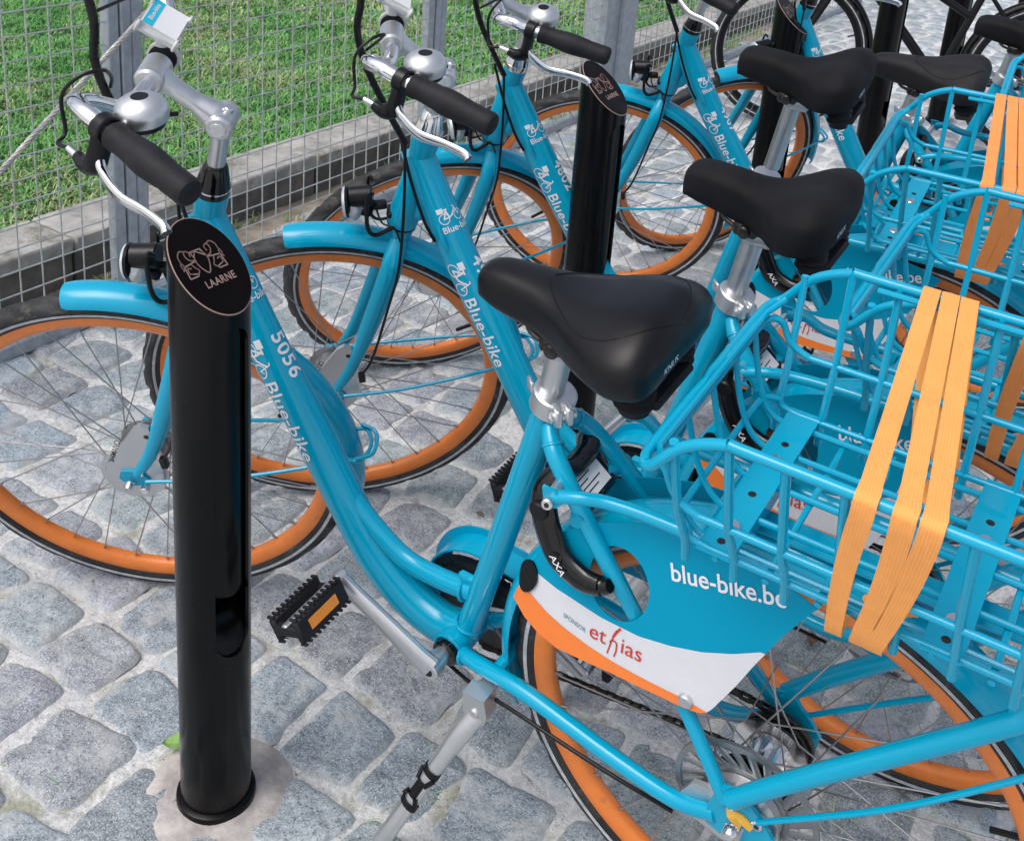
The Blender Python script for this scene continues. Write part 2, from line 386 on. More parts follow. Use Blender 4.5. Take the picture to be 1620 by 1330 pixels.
def make_bike():
    root = empty('rental_bicycle')
    # --- frame
    mb = MB()
    tube(mb, down_path(), DR, 20, upv=(0.6, 0, .8))
    a = AX
    lathe(mb, HT-a*.186, a, [(0, .0265), (.012, .0275), (.04, .0260), (.09, .0225), (.14, .0208), (.172, .0235), (.186, .0240)], 24)
    # gusset web between head tube and down tube
    tube(mb, crv([HT-a*.175+V(.0, 0, 0), HT-a*.14+V(.018, 0, -.012), HT-a*.10+V(.03, 0, -.03)], 4), [(.008, .014), (.010, .020), (.008, .014)], 14, upv=(0, 0, 1))
    tube(mb, crv([(-.236, 0, .505), (-.195, 0, .455), (-.150, 0, .415), (-.098, 0, .386), (-.04, 0, .384), (.018, 0, .392)], 6), [(.0135, .0165)]*6, 14, upv=(0, 0, 1))
    st0, st1 = V(.003, 0, .30), V(.139, 0, .765); tube(mb, [st0, st0.lerp(st1, .5), st1], [.0185, .0185, .0195], 18)
    cyl(mb, (0, -.038, BBZ-.006), (0, .038, BBZ-.006), .0235, 20)
    box(mb, (.02, 0, .405), (.05, .012, .03), bev=.004)
    for s in (-1, 1):
        tube(mb, crv([(.012, s*.030, .302), (.06, s*.046, .322), (.14, s*.055, .331), (.27, s*.064, .318), (.36, s*.072, .318), (.415, s*.076, .338)], 6), [(.0105, .0105), (.0115, .0115), (.0115, .0115), (.011, .011), (.0105, .0115), (.008, .011)], 12)
        tube(mb, crv([(.145, s*.014, .745), (.155, s*.026, .733), (.174, s*.038, .715), (.230, s*.053, .648), (.261, s*.055, .604), (.286, s*.0505, .557), (.330, s*.051, .497), (.380, s*.065, .436), (.425, s*.077, .372)], 6), [.010, .0115, .0115, .0108, .0105, .0095, .009, .009, .009], 12)
        pts = [(.405, .352), (.418, .392), (.445, .405), (.458, .385), (.472, .372), (.486, .350), (.482, .325), (.462, .312), (.448, .322), (.452, .345), (.430, .345), (.425, .315), (.405, .322)]
        plate(mb, [(x, s*.077, z) for x, z in pts], .006, (0, 1, 0))
    tube(mb, crv([(.212, -.062, .668), (.20, -.03, .668), (.198, 0, .668), (.20, .03, .668), (.212, .062, .668)], 4), .009, 10)   # stay bridge
    tube(mb, [(.085, -.055, .325), (.085, .055, .325)], .009, 10)
    p = tube_point(down_path(), DR, .155, R(8), 0); tube(mb, [p+V(-.012, -.001, .028), p+V(0, -.003, 0), p+V(.012, .004, -.022)], [.0035, .006, .001], 10)
    def bead(c, ax, r, t=.0022):
        ax_, u_, w_ = fr(ax); c = Vector(c); N_ = 30; pts = [c+(u_*math.cos(2*math.pi*k/N_)+w_*math.sin(2*math.pi*k/N_))*(r+random.uniform(-.0003, .0006)) for k in range(N_)]
        tube(mb, pts, [t*(1+.25*((k % 2))) for k in range(N_)], 7, closed=True)
    for s in (-1, 1):
        bead((.158, s*.028, .731), (.5, s*.5, -.6), .0108); bead((.026, s*.036, .308), (1, s*.3, .3), .0108)
    bead((.010, 0, .330), (.27, 0, .96), .0190); bead((0, -.037, BBZ-.006), (0, 1, 0), .0225, .0018); bead((.004, 0, .390), (1, 0, .15), .0160)
    frame = mb.build('frame', 'blue', root)
    mb = MB(); tube(mb, crv([(-.438, -.034, .905), (-.428, -.034, .862), (-.414, -.0355, .814), (-.392, -.0345, .752), (-.376, -.028, .715)], 5), .0028, 8); mb.build('cable', 'plastic', frame); mb = MB(); tube(mb, crv([(-.02, -.030, .27), (.05, -.052, .285), (.14, -.062, .292), (.26, -.068, .290), (.36, -.07, .29)], 5), .0028, 8); mb.build('cable', 'plastic', frame)
    # lettering on the down tube, numbers are swapped per bike later
    lt = MB(); ic = bike_icon()
    tube_text(lt, ([(x*.026, y*.026) for x, y in ic[0]], ic[1]), .206, R(-8))
    tube_text(lt, text2d('Blue-bike', .034, .010, 1.02), .258, R(-20))
    lt.build('lettering', 'letter', frame); lt = MB(); tube_text_across(lt, ([(x*.021, y*.021) for x, y in ic[0]], ic[1]), .118, R(38))
    tube_text_across(lt, text2d('Blue-bike', .016, .012), .142, R(18))
    lt.build('lettering', 'letter', frame)
    # seat clamp
    mb = MB(); d = (st1-st0).normalized(); c = st1+d*.014
    lathe(mb, c-d*.022, d, [(0, .0240), (.002, .0265), (.026, .0265), (.028, .0240)], 28)
    rz = Matrix.Rotation(R(-38), 3, 'Z')
    for q in (-1, 1): box(mb, c-d*.008+rz@V(.029, q*.0068, 0), (.020, .0095, .024), rot=rz, bev=.002)
    cyl(mb, c-d*.008+rz@V(.031, -.017, 0), c-d*.008+rz@V(.031, .016, 0), .0068, 14); cyl(mb, c-d*.008+rz@V(.031, -.0175, 0), c-d*.008+rz@V(.031, -.010, 0), .0034, 6)
    box(mb, c+V(-.030, -.006, .006), (.016, .004, .016), rot=Matrix.Rotation(-.7, 3, 'Z'), bev=.001)
    mb.build('seat_clamp', 'satin', frame)
    # seat post and saddle
    mb = MB(); top = V(.150, 0, .842); tube(mb, [st1-d*.06, top], .0155, 20); cyl(mb, top+V(-.012, 0, .01), top+V(.028, 0, .012), .020, 14)
    sp = mb.build('seat_post', 'alu', root)
    sad = saddle_mesh(root)
    # crank (left) + pedal
    mb = MB(); c0 = V(0, -.078, BBZ); c1 = V(-.141, -.092, .404); dd = c1-c0
    path = crv([c0, c0+dd*.18+V(0, -.001, 0), c0+dd*.5+V(0, -.0, 0), c0+dd*.82, c1], 5); tube(mb, path, [(.0115, .0225), (.0105, .0205), (.0095, .0175), (.009, .0160), (.010, .0170)], 14, upv=(dd.z, 0, -dd.x))
    lathe(mb, c0+V(0, -.0085, 0), (0, 1, 0), [(0, .014), (.002, .0165), (.018, .016), (.030, .0125), (.048, .0095)], 20)
    lathe(mb, c1+V(0, -.0085, 0), (0, 1, 0), [(0, .011), (.002, .013), (.015, .013), (.017, .011)], 20); cyl(mb, c0+V(0, -.0093, 0), c0+V(0, -.006, 0), .0085, 14, 1)
    cr = mb.build('crank', ['satin', 'plastic'], root)
    mb = MB(); cyl(mb, (0, -.050, BBZ-.004), (0, -.038, BBZ-.004), .0200, 20); mb.build('bearing_cup', 'gloss', frame)
    pc = c1+V(0, -.062, 0)
    rp = Matrix.Rotation(R(-26), 3, 'Y')
    mb = MB()
    for sx in (-1, 1):
        o = pc+rp@V(sx*.0235, 0, 0); box(mb, o, (.012, .090, .034), rot=rp, bev=.003)
        for k in range(11):
            for sz in (-1, 1): box(mb, o+rp@V(0, -.042+k*.0084, sz*.0186), (.013, .0042, .004), rot=rp, bev=.001)
        box(mb, o+rp@V(sx*.0062, 0, 0), (.001, .052, .0145), 1, rp)
    cyl(mb, c1+V(0, -.008, 0), pc+V(0, -.045, 0), .0105, 14, 2)
    for sy in (-1, 1): box(mb, pc+V(0, sy*.04, 0), (.05, .012, .016), rot=rp, bev=.002)
    mb.build('pedal', ['rubber', 'amber', 'satin'], cr)
    # right crank, pedal, chain wheel, chain guard and chain
    mb = MB(); d0 = V(0, .078, BBZ); d1 = V(.141, .092, .218); tube(mb, crv([d0, d0.lerp(d1, .5), d1], 6), [(.008, .016), (.0075, .0125), (.0075, .0125)], 12, upv=(.66, 0, 1)); cyl(mb, (0, .05, BBZ), (0, .09, BBZ), .016, 16)
    for k in range(5):
        t = R(72*k+20); tube(mb, [V(0, .052, BBZ), V(.07*math.cos(t), .052, BBZ+.07*math.sin(t))], [(.004, .014), (.003, .007)], 8, upv=(0, 1, 0))
    rc = mb.build('crank', 'satin', root)
    mb = MB(); o = d1+V(0, .062, 0)
    for sx in (-1, 1): box(mb, o+V(sx*.029, 0, 0), (.014, .094, .028), bev=.003); box(mb, o+V(sx*.0362, 0, 0), (.001, .052, .0125), 1)
    cyl(mb, d1, o+V(0, .045, 0), .0105, 12, 2); mb.build('pedal', ['rubber', 'amber', 'satin'], rc)
    mb = MB(); lathe(mb, V(0, .046, BBZ), (0, 1, 0), [(0, .070), (.0005, .079), (.003, .079), (.0035, .070)], 40)
    for k in range(38): t = 2*math.pi*k/38; box(mb, V(.081*math.cos(t), .0478, BBZ+.081*math.sin(t)), (.005, .002, .005), rot=Matrix.Rotation(-t, 3, 'Y'))
    def link_run(p, q):
        n = int((q-p).length/.0127); dv = (q-p)/n; rm = Matrix.Rotation(-math.atan2(dv.z, dv.x), 3, 'Y')
        for k in range(n):
            for sy in (-1, 1): box(mb, p+dv*(k+.5)+V(0, sy*(.0028 if k % 2 else .0038), 0), (.0150, .0012, .0075), rot=rm, bev=.0005)
            cyl(mb, p+dv*k+V(0, -.0045, 0), p+dv*k+V(0, .0045, 0), .0032, 6)
    link_run(V(0, .048, BBZ+.081), RH+V(0, .048, .042)); link_run(V(0, .048, BBZ-.081), RH+V(-.01, .048, -.045))
    for k in range(18): t = R(-95+190*k/17); box(mb, RH+V(.043*math.cos(t), .048, .043*math.sin(t)), (.013, .008, .007), rot=Matrix.Rotation(-(t+math.pi/2), 3, 'Y'), bev=.001)
    mb.build('chain', 'darkm', root)
    mb = MB(); lathe(mb, V(0, .036, BBZ), (0, 1, 0), [(0, .085), (.001, .094), (.003, .094)], 36, caps=False)
    gp = [V(.095*math.cos(R(t)), .058, BBZ+.102*math.sin(R(t))) for t in range(215, 60, -12)]+[V(.12, .060, .398), V(.25, .062, .392), V(.33, .064, .388)]
    ribbon(mb, crv(gp, 3), .040, .003, (0, 1, 0), 1)
    ribbon(mb, crv([p+V(0, .019, -.010 if i > 13 else 0)*1.0 for i, p in enumerate(gp)], 3), .026, .002, (0, 0, 1), 1)
    mb.build('chain_guard', ['plastic', 'blue'], root)
    # kickstand
    mb = MB(); kp = V(.074, -.070, .278); box(mb, kp+V(0, .022, .016), (.024, .040, .012), rot=Matrix.Rotation(.2, 3, 'X'), bev=.003)
    plate(mb, [kp+V(x, 0, z) for x, z in ((-.018, .028), (.016, .030), (.020, .0), (.014, -.018), (-.004, -.024), (-.018, -.010))], .024, (0, 1, 0)); cyl(mb, kp+V(0, -.015, -.002), kp+V(0, .014, -.002), .0075, 14)
    foot = V(-.030, -.200, .032); e = foot-kp; w = [(.009, .0155), (.010, .016), (.0085, .0125), (.0085, .0125), (.0085, .0125)]
    tube(mb, [kp+V(0, -.004, -.008), kp+e*.18, kp+e*.3, kp+e*.6, foot], w, 14, upv=(1, 0, .3)); cyl(mb, foot-e*.01, foot+e*.05, .017, 14, 1)
    side = V(1, 0, .3); side = (side-e.normalized()*side.dot(e.normalized())).normalized(); oy = e.normalized().cross(side)
    oy = oy if oy.y < 0 else -oy
    for a0, b0, wd in ((.40, .43, .029), (.60, .63, .030), (.47, .57, .020)):
        p, q = kp+e*a0, kp+e*b0; tube(mb, [p, q], [(.0105, wd/2)]*2, 12, 1, upv=side)
    for sg in (-1, 1):
        tube(mb, [kp+e*.43+side*(.013*sg)+oy*.004, kp+e*.48+side*.008*sg+oy*.008], .0035, 6, 1); tube(mb, [kp+e*.60+side*(.013*sg)+oy*.004, kp+e*.56+side*.008*sg+oy*.008], .0035, 6, 1)
    mb.build('kickstand', ['satin', 'plastic'], root)
    # rear wheel
    rw = rim_mesh('rear_wheel', RH, root); tyre_mesh('tyre', RH, rw); spokes_mesh(RH, rw, .044, .027)
    mb = MB(); lathe(mb, RH+V(0, -.034, 0), (0, 1, 0), [(0, .030), (.001, .047), (.005, .048), (.006, .030), (.012, .028), (.03, .0265), (.052, .028), (.058, .030), (.059, .047), (.064, .046), (.066, .028)], 36, mis=[2, 2, 2, 2, 1, 1, 1, 1, 2, 2])
    cyl(mb, RH+V(0, -.095, 0), RH+V(0, .090, 0), .0052, 12, 1)
    for s in (-1, 1): cyl(mb, RH+V(0, s*.081, 0), RH+V(0, s*.092, 0), .0095, 6, 1, bev=.001); lathe(mb, RH+V(0, s*.089, 0), (0, s, 0), [(0, .0085), (.010, .008), (.013, .0055)], 16, 1)
    lathe(mb, RH+V(0, .036, 0), (0, 1, 0), [(0, .03), (.002, .042), (.010, .042), (.012, .03), (.03, .022)], 28, 2)
    mb.build('hub', ['hubm', 'chrome', 'darkm'], rw)
    # roller brake: slotted cooling disc, cover and reaction arm
    mb = MB(); N = 24
    for k in range(N):
        t = 2*math.pi*k/N; t2 = t+.30
        tube(mb, [RH+V(.050*math.cos(t), -.052, .050*math.sin(t)), RH+V(.084*math.cos(t2), -.052, .084*math.sin(t2))], [(.0016, .0052)]*2, 8, upv=(0, 1, 0).__class__((-math.sin(t), 0, math.cos(t))))
    lathe(mb, RH+V(0, -.055, 0), (0, 1, 0), [(0, .082), (.0005, .089), (.005, .089), (.0055, .082), (0, .082)], 48, caps=False)
    lathe(mb, RH+V(0, -.056, 0), (0, 1, 0), [(0, .02), (.001, .053), (.006, .054), (.012, .044)], 40)
    lathe(mb, RH+V(0, -.072, 0), (0, 1, 0), [(0, .016), (.001, .036), (.006, .045), (.016, .047)], 36, 1)
    plate(mb, [RH+V(x, -.066, z) for x, z in ((.02, .03), (.045, .01), (.05, -.03), (.03, -.055), (-.02, -.06), (-.055, -.05), (-.075, -.022), (-.06, .01))], .006, (0, 1, 0), 1)
    cyl(mb, RH+V(.035, -.078, -.045), RH+V(.035, -.060, -.045), .009, 14, 2)
    mb.build('roller_brake', ['hubm', 'satin', 'chrome'], rw)
    mb = MB(); plate(mb, [RH+V(x, -.0815, z) for x, z in ((-.012, .018), (.008, .020), (.022, .010), (.018, 0), (.006, .004), (-.010, .004))], .002, (0, 1, 0)); mb.build('tab_washer', 'brass', rw)
    mb = MB()
    for p in ((.434, -.084, .388), (.466, -.084, .366)): cyl(mb, Vector(p), Vector(p)+V(0, .02, 0), .0068, 14); cyl(mb, Vector(p)+V(0, -.0008, 0), Vector(p)+V(0, .003, 0), .0036, 6, 1)
    mb.build('bolt', ['chrome', 'darkm'], frame)
    # fenders, stays and skirt guard
    rf = fender('rear_fender', RH, 196, 14, .347, .029, root)
    mb = MB(); sp_ = crv([(.466, -.082, .372), (.60, -.078, .50), (.715, -.055, .615), (.765, -.034, .655)], 5); tube(mb, sp_, .0036, 8); tube(mb, [V(p.x, -p.y, p.z) for p in sp_], .0036, 8)
    tube(mb, crv([(.765, -.034, .655), (.79, 0, .675), (.765, .034, .655)], 5), .0036, 8); mb.build('fender_stay', 'blue', rf)
    skirt_mesh(root)
    # frame lock
    mb = MB(); lh = [(.262, .071, .607), (.250, .071, .600), (.224, .070, .596), (.192, .066, .608), (.174, .061, .634), (.163, .055, .662), (.163, .048, .686), (.172, .034, .702), (.178, .018, .700)]; lk = [(x, -y, z) for x, y, z in lh]+[(.178, 0, .698)]+lh[::-1]
    lw = [(.008, .008), (.0095, .012), (.010, .0165), (.010, .0185), (.0105, .0185), (.011, .018), (.012, .016), (.013, .015), (.013, .015)]; tube(mb, crv(lk, 5), lw+[(.013, .015)]+lw[::-1], 16, upv=(1, 0, .4))
    box(mb, (.186, 0, .672), (.058, .074, .028), rot=Matrix.Rotation(R(40), 3, 'Y'), bev=.008)
    cyl(mb, (.163, -.070, .664), (.163, -.050, .664), .0125, 18, 1)
    lock = mb.build('frame_lock', ['gloss', 'plastic'], root)
    mb = MB(); n1 = V(math.sin(R(40)), 0, math.cos(R(40))); t1 = V(math.cos(R(40)), 0, -math.sin(R(40))); cc = V(.186, .0, .672)+n1*.0146
    mb.add([cc+t1*a+V(0, b, 0) for a, b in ((-.019, -.030), (.019, -.030), (.019, .022), (-.019, .022))], [(0, 1, 2, 3)], 0, False)
    for k in range(5): mb.add([cc+n1*.0005+t1*a+V(0, b, 0) for a, b in ((-.014+k*.006, -.026), (-.0125+k*.006, -.026), (-.0125+k*.006, .012-.01*(k % 3)), (-.014+k*.006, .012-.01*(k % 3)))], [(0, 1, 2, 3)], 1, False)
    mb.build('label', ['cardw', 'darkm'], lock)
    mb = MB(); axa = text2d('AXA', .0135, .01); ta = V(.16, -.02, -.98).normalized()
    def lockpt(x, y):
        o = V(.186, -.0800, .618); return o+V(.62, -.06, -.78).normalized()*x+V(.78, 0, .62)*y
    put(mb, axa, lockpt); mb.build('lettering', 'letter', lock)
    # rack with basket and straps
    rack_and_basket(root)
    # ---------------- steered part
    fk = MB(); crown = HT-AX*.186
    lathe(fk, crown-AX*.050, AX, [(0, .017), (.012, .021), (.042, .0235), (.048, .0245)], 24)
    for s in (-1, 1):
        tube(fk, crv([crown-AX*.030+V(0, s*.012, 0), crown-AX*.058+V(-.003, s*.036, 0), crown-AX*.095+V(-.004, s*.044, 0), V(-.549, s*.047, .512), V(-.595, s*.050, .415), V(-.630, s*.053, .362)], 7), [(.012, .015), (.0135, .0185), (.0135, .0195), (.012, .0165), (.0095, .012), (.0075, .009)], 14, upv=(1, 0, 0))
        plate(fk, [V(x, s*.054, z) for x, z in ((-.625, .372), (-.655, .372), (-.662, .355), (-.650, .338), (-.628, .338), (-.612, .350))], .006, (0, 1, 0))
    lathe(fk, crown-AX*.0045, AX, [(0, .0262), (.0035, .0262)], 24, 1)
    fk_o = fk.build('fork', ['blue', 'plastic'], root)
    mb = MB(); tube(mb, crv([(-.615, -.064, .356), (-.50, -.062, .36), (-.36, -.048, .372), (-.292, -.030, .374)], 5), .0034, 8); tube(mb, crv([(-.615, .064, .356), (-.50, .062, .36), (-.36, .048, .372), (-.292, .030, .374)], 5), .0034, 8)
    tube(mb, crv([(-.292, -.030, .374), (-.268, -.032, .372), (-.256, 0, .372), (-.268, .032, .372), (-.292, .030, .374)], 4), .0034, 8)
    tube(mb, crv([(-.276, -.036, .38), (-.252, -.024, .376), (-.247, 0, .374), (-.252, .024, .376), (-.276, .036, .38)], 4), .0034, 8)
    ff = fender('front_fender', FH, 94.5, -12, .347, .029, root); mb.build('fender_stay', 'blue', ff)
    fwh = rim_mesh('front_wheel', FH, root); tyre_mesh('tyre', FH, fwh); spokes_mesh(FH, fwh, .040, .026)
    mb = MB(); lathe(mb, FH+V(0, -.033, 0), (0, 1, 0), [(0, .020), (.001, .044), (.005, .045), (.007, .036), (.016, .038), (.046, .038), (.056, .036), (.060, .045), (.064, .044), (.066, .020)], 36)
    cyl(mb, FH+V(0, -.072, 0), FH+V(0, .072, 0), .0048, 12, 1)
    for s in (-1, 1): cyl(mb, FH+V(0, s*.057, 0), FH+V(0, s*.066, 0), .009, 6, 1, bev=.001); lathe(mb, FH+V(0, s*.064, 0), (0, s, 0), [(0, .008), (.009, .0075), (.012, .005)], 16, 1)
    cyl(mb, FH+V(.022, -.070, -.012), FH+V(.022, -.056, -.012), .0075, 14, 1)
    mb.build('hub', ['hubm', 'chrome'], fwh)
    mb = MB(); lathe(mb, FH+V(0, -.050, 0), (0, 1, 0), [(0, .018), (.0005, .030), (.003, .031), (.0035, .046), (.006, .048), (.0065, .054), (.012, .055), (.014, .04)], 40, mis=[0, 0, 1, 0, 0, 0, 0])
    arm = [(-.034, -.03), (-.046, .002), (-.034, .034), (.030, .118), (.044, .126), (.056, .120), (.060, .05), (.048, -.02), (.02, -.045), (-.01, -.045)]
    plate(mb, [FH+V(x, -.0495, z) for x, z in arm], .007, (0, 1, 0)); 
    for t in (.10, .05): cyl(mb, FH+V(.047, -.054, t), FH+V(.05, -.042, t), .0045, 10, 1)
    br = mb.build('roller_brake', ['satin', 'darkm'], fwh)
    mb = MB(); an = V(.43, 0, .90).normalized(); put(mb, text2d('SHIMANO', .0125, .01), lambda x, y: FH+V(-.021, -.0535, .040)+an*x+V(-.90, 0, .43)*y*1.0); mb.build('lettering', 'darkm', br)
    # headset, stem, handlebar
    mb = MB(); lathe(mb, HT+AX*.0, AX, [(0, .0235), (.004, .0245), (.012, .0240), (.028, .0205), (.046, .0165), (.050, .0135)], 28); lathe(mb, HT+AX*.010, AX, [(0, .0247), (.0025, .0247)], 28, 1)
    mb.build('headset', ['gloss', 'chrome'], root)
    q1 = HT+AX*.122; mb = MB(); cyl(mb, HT+AX*.03, q1, .0127, 18)
    clampc = V(-.443, 0, 1.078); sv = clampc-q1
    tube(mb, crv([q1+sv*-.10, q1+sv*.12, q1+sv*.40, q1+sv*.70, q1+sv*.92, q1+sv*1.08], 5), [(.017, .015), (.021, .0195), (.0145, .0125), (.0145, .0125), (.021, .0175), (.014, .012)], 16, upv=AX)
    cyl(mb, q1+V(0, -.0235, 0), q1+V(0, .0235, 0), .0185, 22); cyl(mb, q1+V(0, -.0255, 0), q1+V(0, -.0225, 0), .0105, 18, 1)
    cyl(mb, clampc+V(0, -.024, 0), clampc+V(0, .024, 0), .0190, 22); cyl(mb, q1+V(.010, 0, .012), q1+V(.014, 0, .020), .0065, 12, 1)
    mb.build('stem', ['satin', 'chrome'], root)
    handlebar(root, clampc)
    # lamp
    mb = MB(); lc = V(-.530, 0, .772); dl = V(-1, 0, .02)
    cyl(mb, lc+V(.020, 0, .004), lc+V(-.020, 0, .004), .0185, 24, bev=.002); lathe(mb, lc+V(-.018, 0, -.006), dl, [(0, .020), (.004, .0265), (.008, .0275)], 28, 0); lathe(mb, lc+V(-.0265, 0, -.006), dl, [(0, .0272), (.004, .0255), (.0065, .018), (.0075, .003)], 28, 1)
    lathe(mb, lc+V(.0, 0, -.012), V(-1, 0, -.35), [(0, .010), (.014, .022), (.022, .024)], 24, 1)
    box(mb, lc+V(.003, 0, -.026), (.026, .024, .016), rot=Matrix.Rotation(.4, 3, 'Y'), bev=.004)
    box(mb, lc+V(.028, 0, -.018), (.026, .016, .014), bev=.003); box(mb, lc+V(.046, 0, -.034), (.014, .030, .012), bev=.003)
    tube(mb, crv([lc+V(.022, -.018, .020), lc+V(.016, -.024, .026), lc+V(.010, -.026, 0), lc+V(.006, -.026, -.045), lc+V(.016, -.022, -.066), lc+V(.046, -.014, -.060)], 5), .0040, 8)
    tube(mb, crv([lc+V(.022, .018, .020), lc+V(.016, .024, .026), lc+V(.010, .026, 0), lc+V(.006, .026, -.045), lc+V(.016, .022, -.066), lc+V(.046, .014, -.060)], 5), .0028, 8)
    tube(mb, crv([lc+V(.02, .004, -.02), lc+V(.03, -.016, -.045), lc+V(.05, -.026, -.05), lc+V(.058, -.030, -.08)], 5), .0018, 6)
    mb.build('headlamp', ['plastic', 'lens'], root)
    return root

def saddle_mesh(root, heart=False):
    st = [(0, .012, .902, .012, .02), (.03, .021, .912, .017, .028), (.12, .027, .918, .018, .042), (.30, .033, .920, .018, .050), (.45, .047, .920, .018, .054), (.58, .068, .924, .019, .055), (.70, .086, .931, .020, .056), (.82, .098, .936, .021, .056), (.91, .096, .936, .021, .052), (.97, .084, .930, .018, .044), (1.0, .056, .925, .010, .02)]
    if heart: st = [(0, .014, .902, .012, .02), (.03, .024, .914, .018, .030), (.12, .029, .921, .019, .042), (.30, .032, .920, .018, .050), (.45, .038, .915, .018, .054), (.56, .054, .913, .020, .056), (.66, .080, .917, .023, .058), (.78, .101, .926, .026, .060), (.88, .104, .930, .026, .058), (.95, .090, .928, .022, .050), (.985, .070, .924, .016, .036), (1.0, .045, .92, .010, .02)]
    P = crv([(a[0], a[1], a[2]) for a in st], 4); Q = crv([(a[0], a[3], a[4]) for a in st], 4)
    mb = MB(); n = 28; vs = []
    for p, q in zip(P, Q):
        x = .044+.258*p[0]
        for k in range(n):
            t = 2*math.pi*k/n; c, s = math.cos(t), math.sin(t); y = p[1]*math.copysign(abs(c)**.75, c)
            dip = -.006*math.exp(-(y/.012)**2)*max(0, min(1, (p[0]-.35)/.3)) if s > 0 else 0
            wing = (-.020 if not heart else .008*max(0, p[0]-.5)*2-.012)*(abs(y)/.09)**2
            z = p[2]+wing+(q[1]*abs(s)**.8+dip if s > 0 else -q[2]*abs(s)**.55)
            if s < -.6: y *= .93
            vs.append((x, y, z))
    N = len(P); mb.add(vs, [(i*n+k, i*n+(k+1) % n, (i+1)*n+(k+1) % n, (i+1)*n+k) for i in range(N-1) for k in range(n)], 0, True)
    mb.f.append(list(range(n))[::-1]); mb.m.append(0); mb.sm.append(True); mb.f.append([(N-1)*n+k for k in range(n)]); mb.m.append(0); mb.sm.append(True)
    sad = mb.build('saddle', 'vinyl', root)
    if heart: return sad
    mb = MB()
    for s in (-1, 1):
        tube(mb, crv([(.11, s*.012, .878), (.125, s*.02, .868), (.16, s*.022, .862), (.22, s*.03, .866), (.262, s*.042, .868)], 5), .0035, 8)
        pr = [(0, .019)]
        for k in range(5): pr += [(.005+k*.0095, .0235), (.0095+k*.0095, .0185)]
        lathe(mb, V(.268, s*.046, .848), (0, 0, 1), pr, 20, 1)
        lathe(mb, V(.268, s*.046, .840), (0, 0, 1), [(0, .013), (.002, .0175), (.008, .0175)], 20, 1)
    box(mb, (.155, 0, .864), (.040, .058, .022), 0, bev=.005); cyl(mb, (.156, -.036, .864), (.156, .036, .864), .0095, 12)
    box(mb, (.285, 0, .852), (.02, .09, .012), 1, bev=.004)
    mb.build('saddle_springs', ['darkm', 'rubber'], sad)
    from mathutils.bvhtree import BVHTree
    bv = BVHTree.FromPolygons([v.co for v in sad.data.vertices], [tuple(p.vertices) for p in sad.data.polygons])
    def onrear(x, y):
        h = bv.ray_cast(V(.45, -.052+x, .902+y), V(-1, 0, 0)); return (h[0] if h[0] else V(.3, -.052+x, .902+y))+V(.0006, 0, 0)
    mb = MB()
    for sg in (1, -1):
        pts = []
        for q in crv([(.138, -.006*1, 0), (.150, -.022, 0), (.172, -.042, 0), (.205, -.066, 0), (.240, -.074, 0), (.270, -.060, 0), (.292, -.030, 0), (.298, -.0, 0)], 6):
            h = bv.ray_cast(V(q.x, sg*q.y, 1.1), V(0, 0, -1))
            if h[0]: pts.append(h[0]+V(0, 0, .0001))
        tube(mb, pts, .0009, 6)
    mb.build('seam', 'vinyl', sad)
    mb = MB(); put(mb, dice(text2d('KNUS', .0125, .012), .003), onrear); mb.build('lettering', 'letter', sad)
    return sad

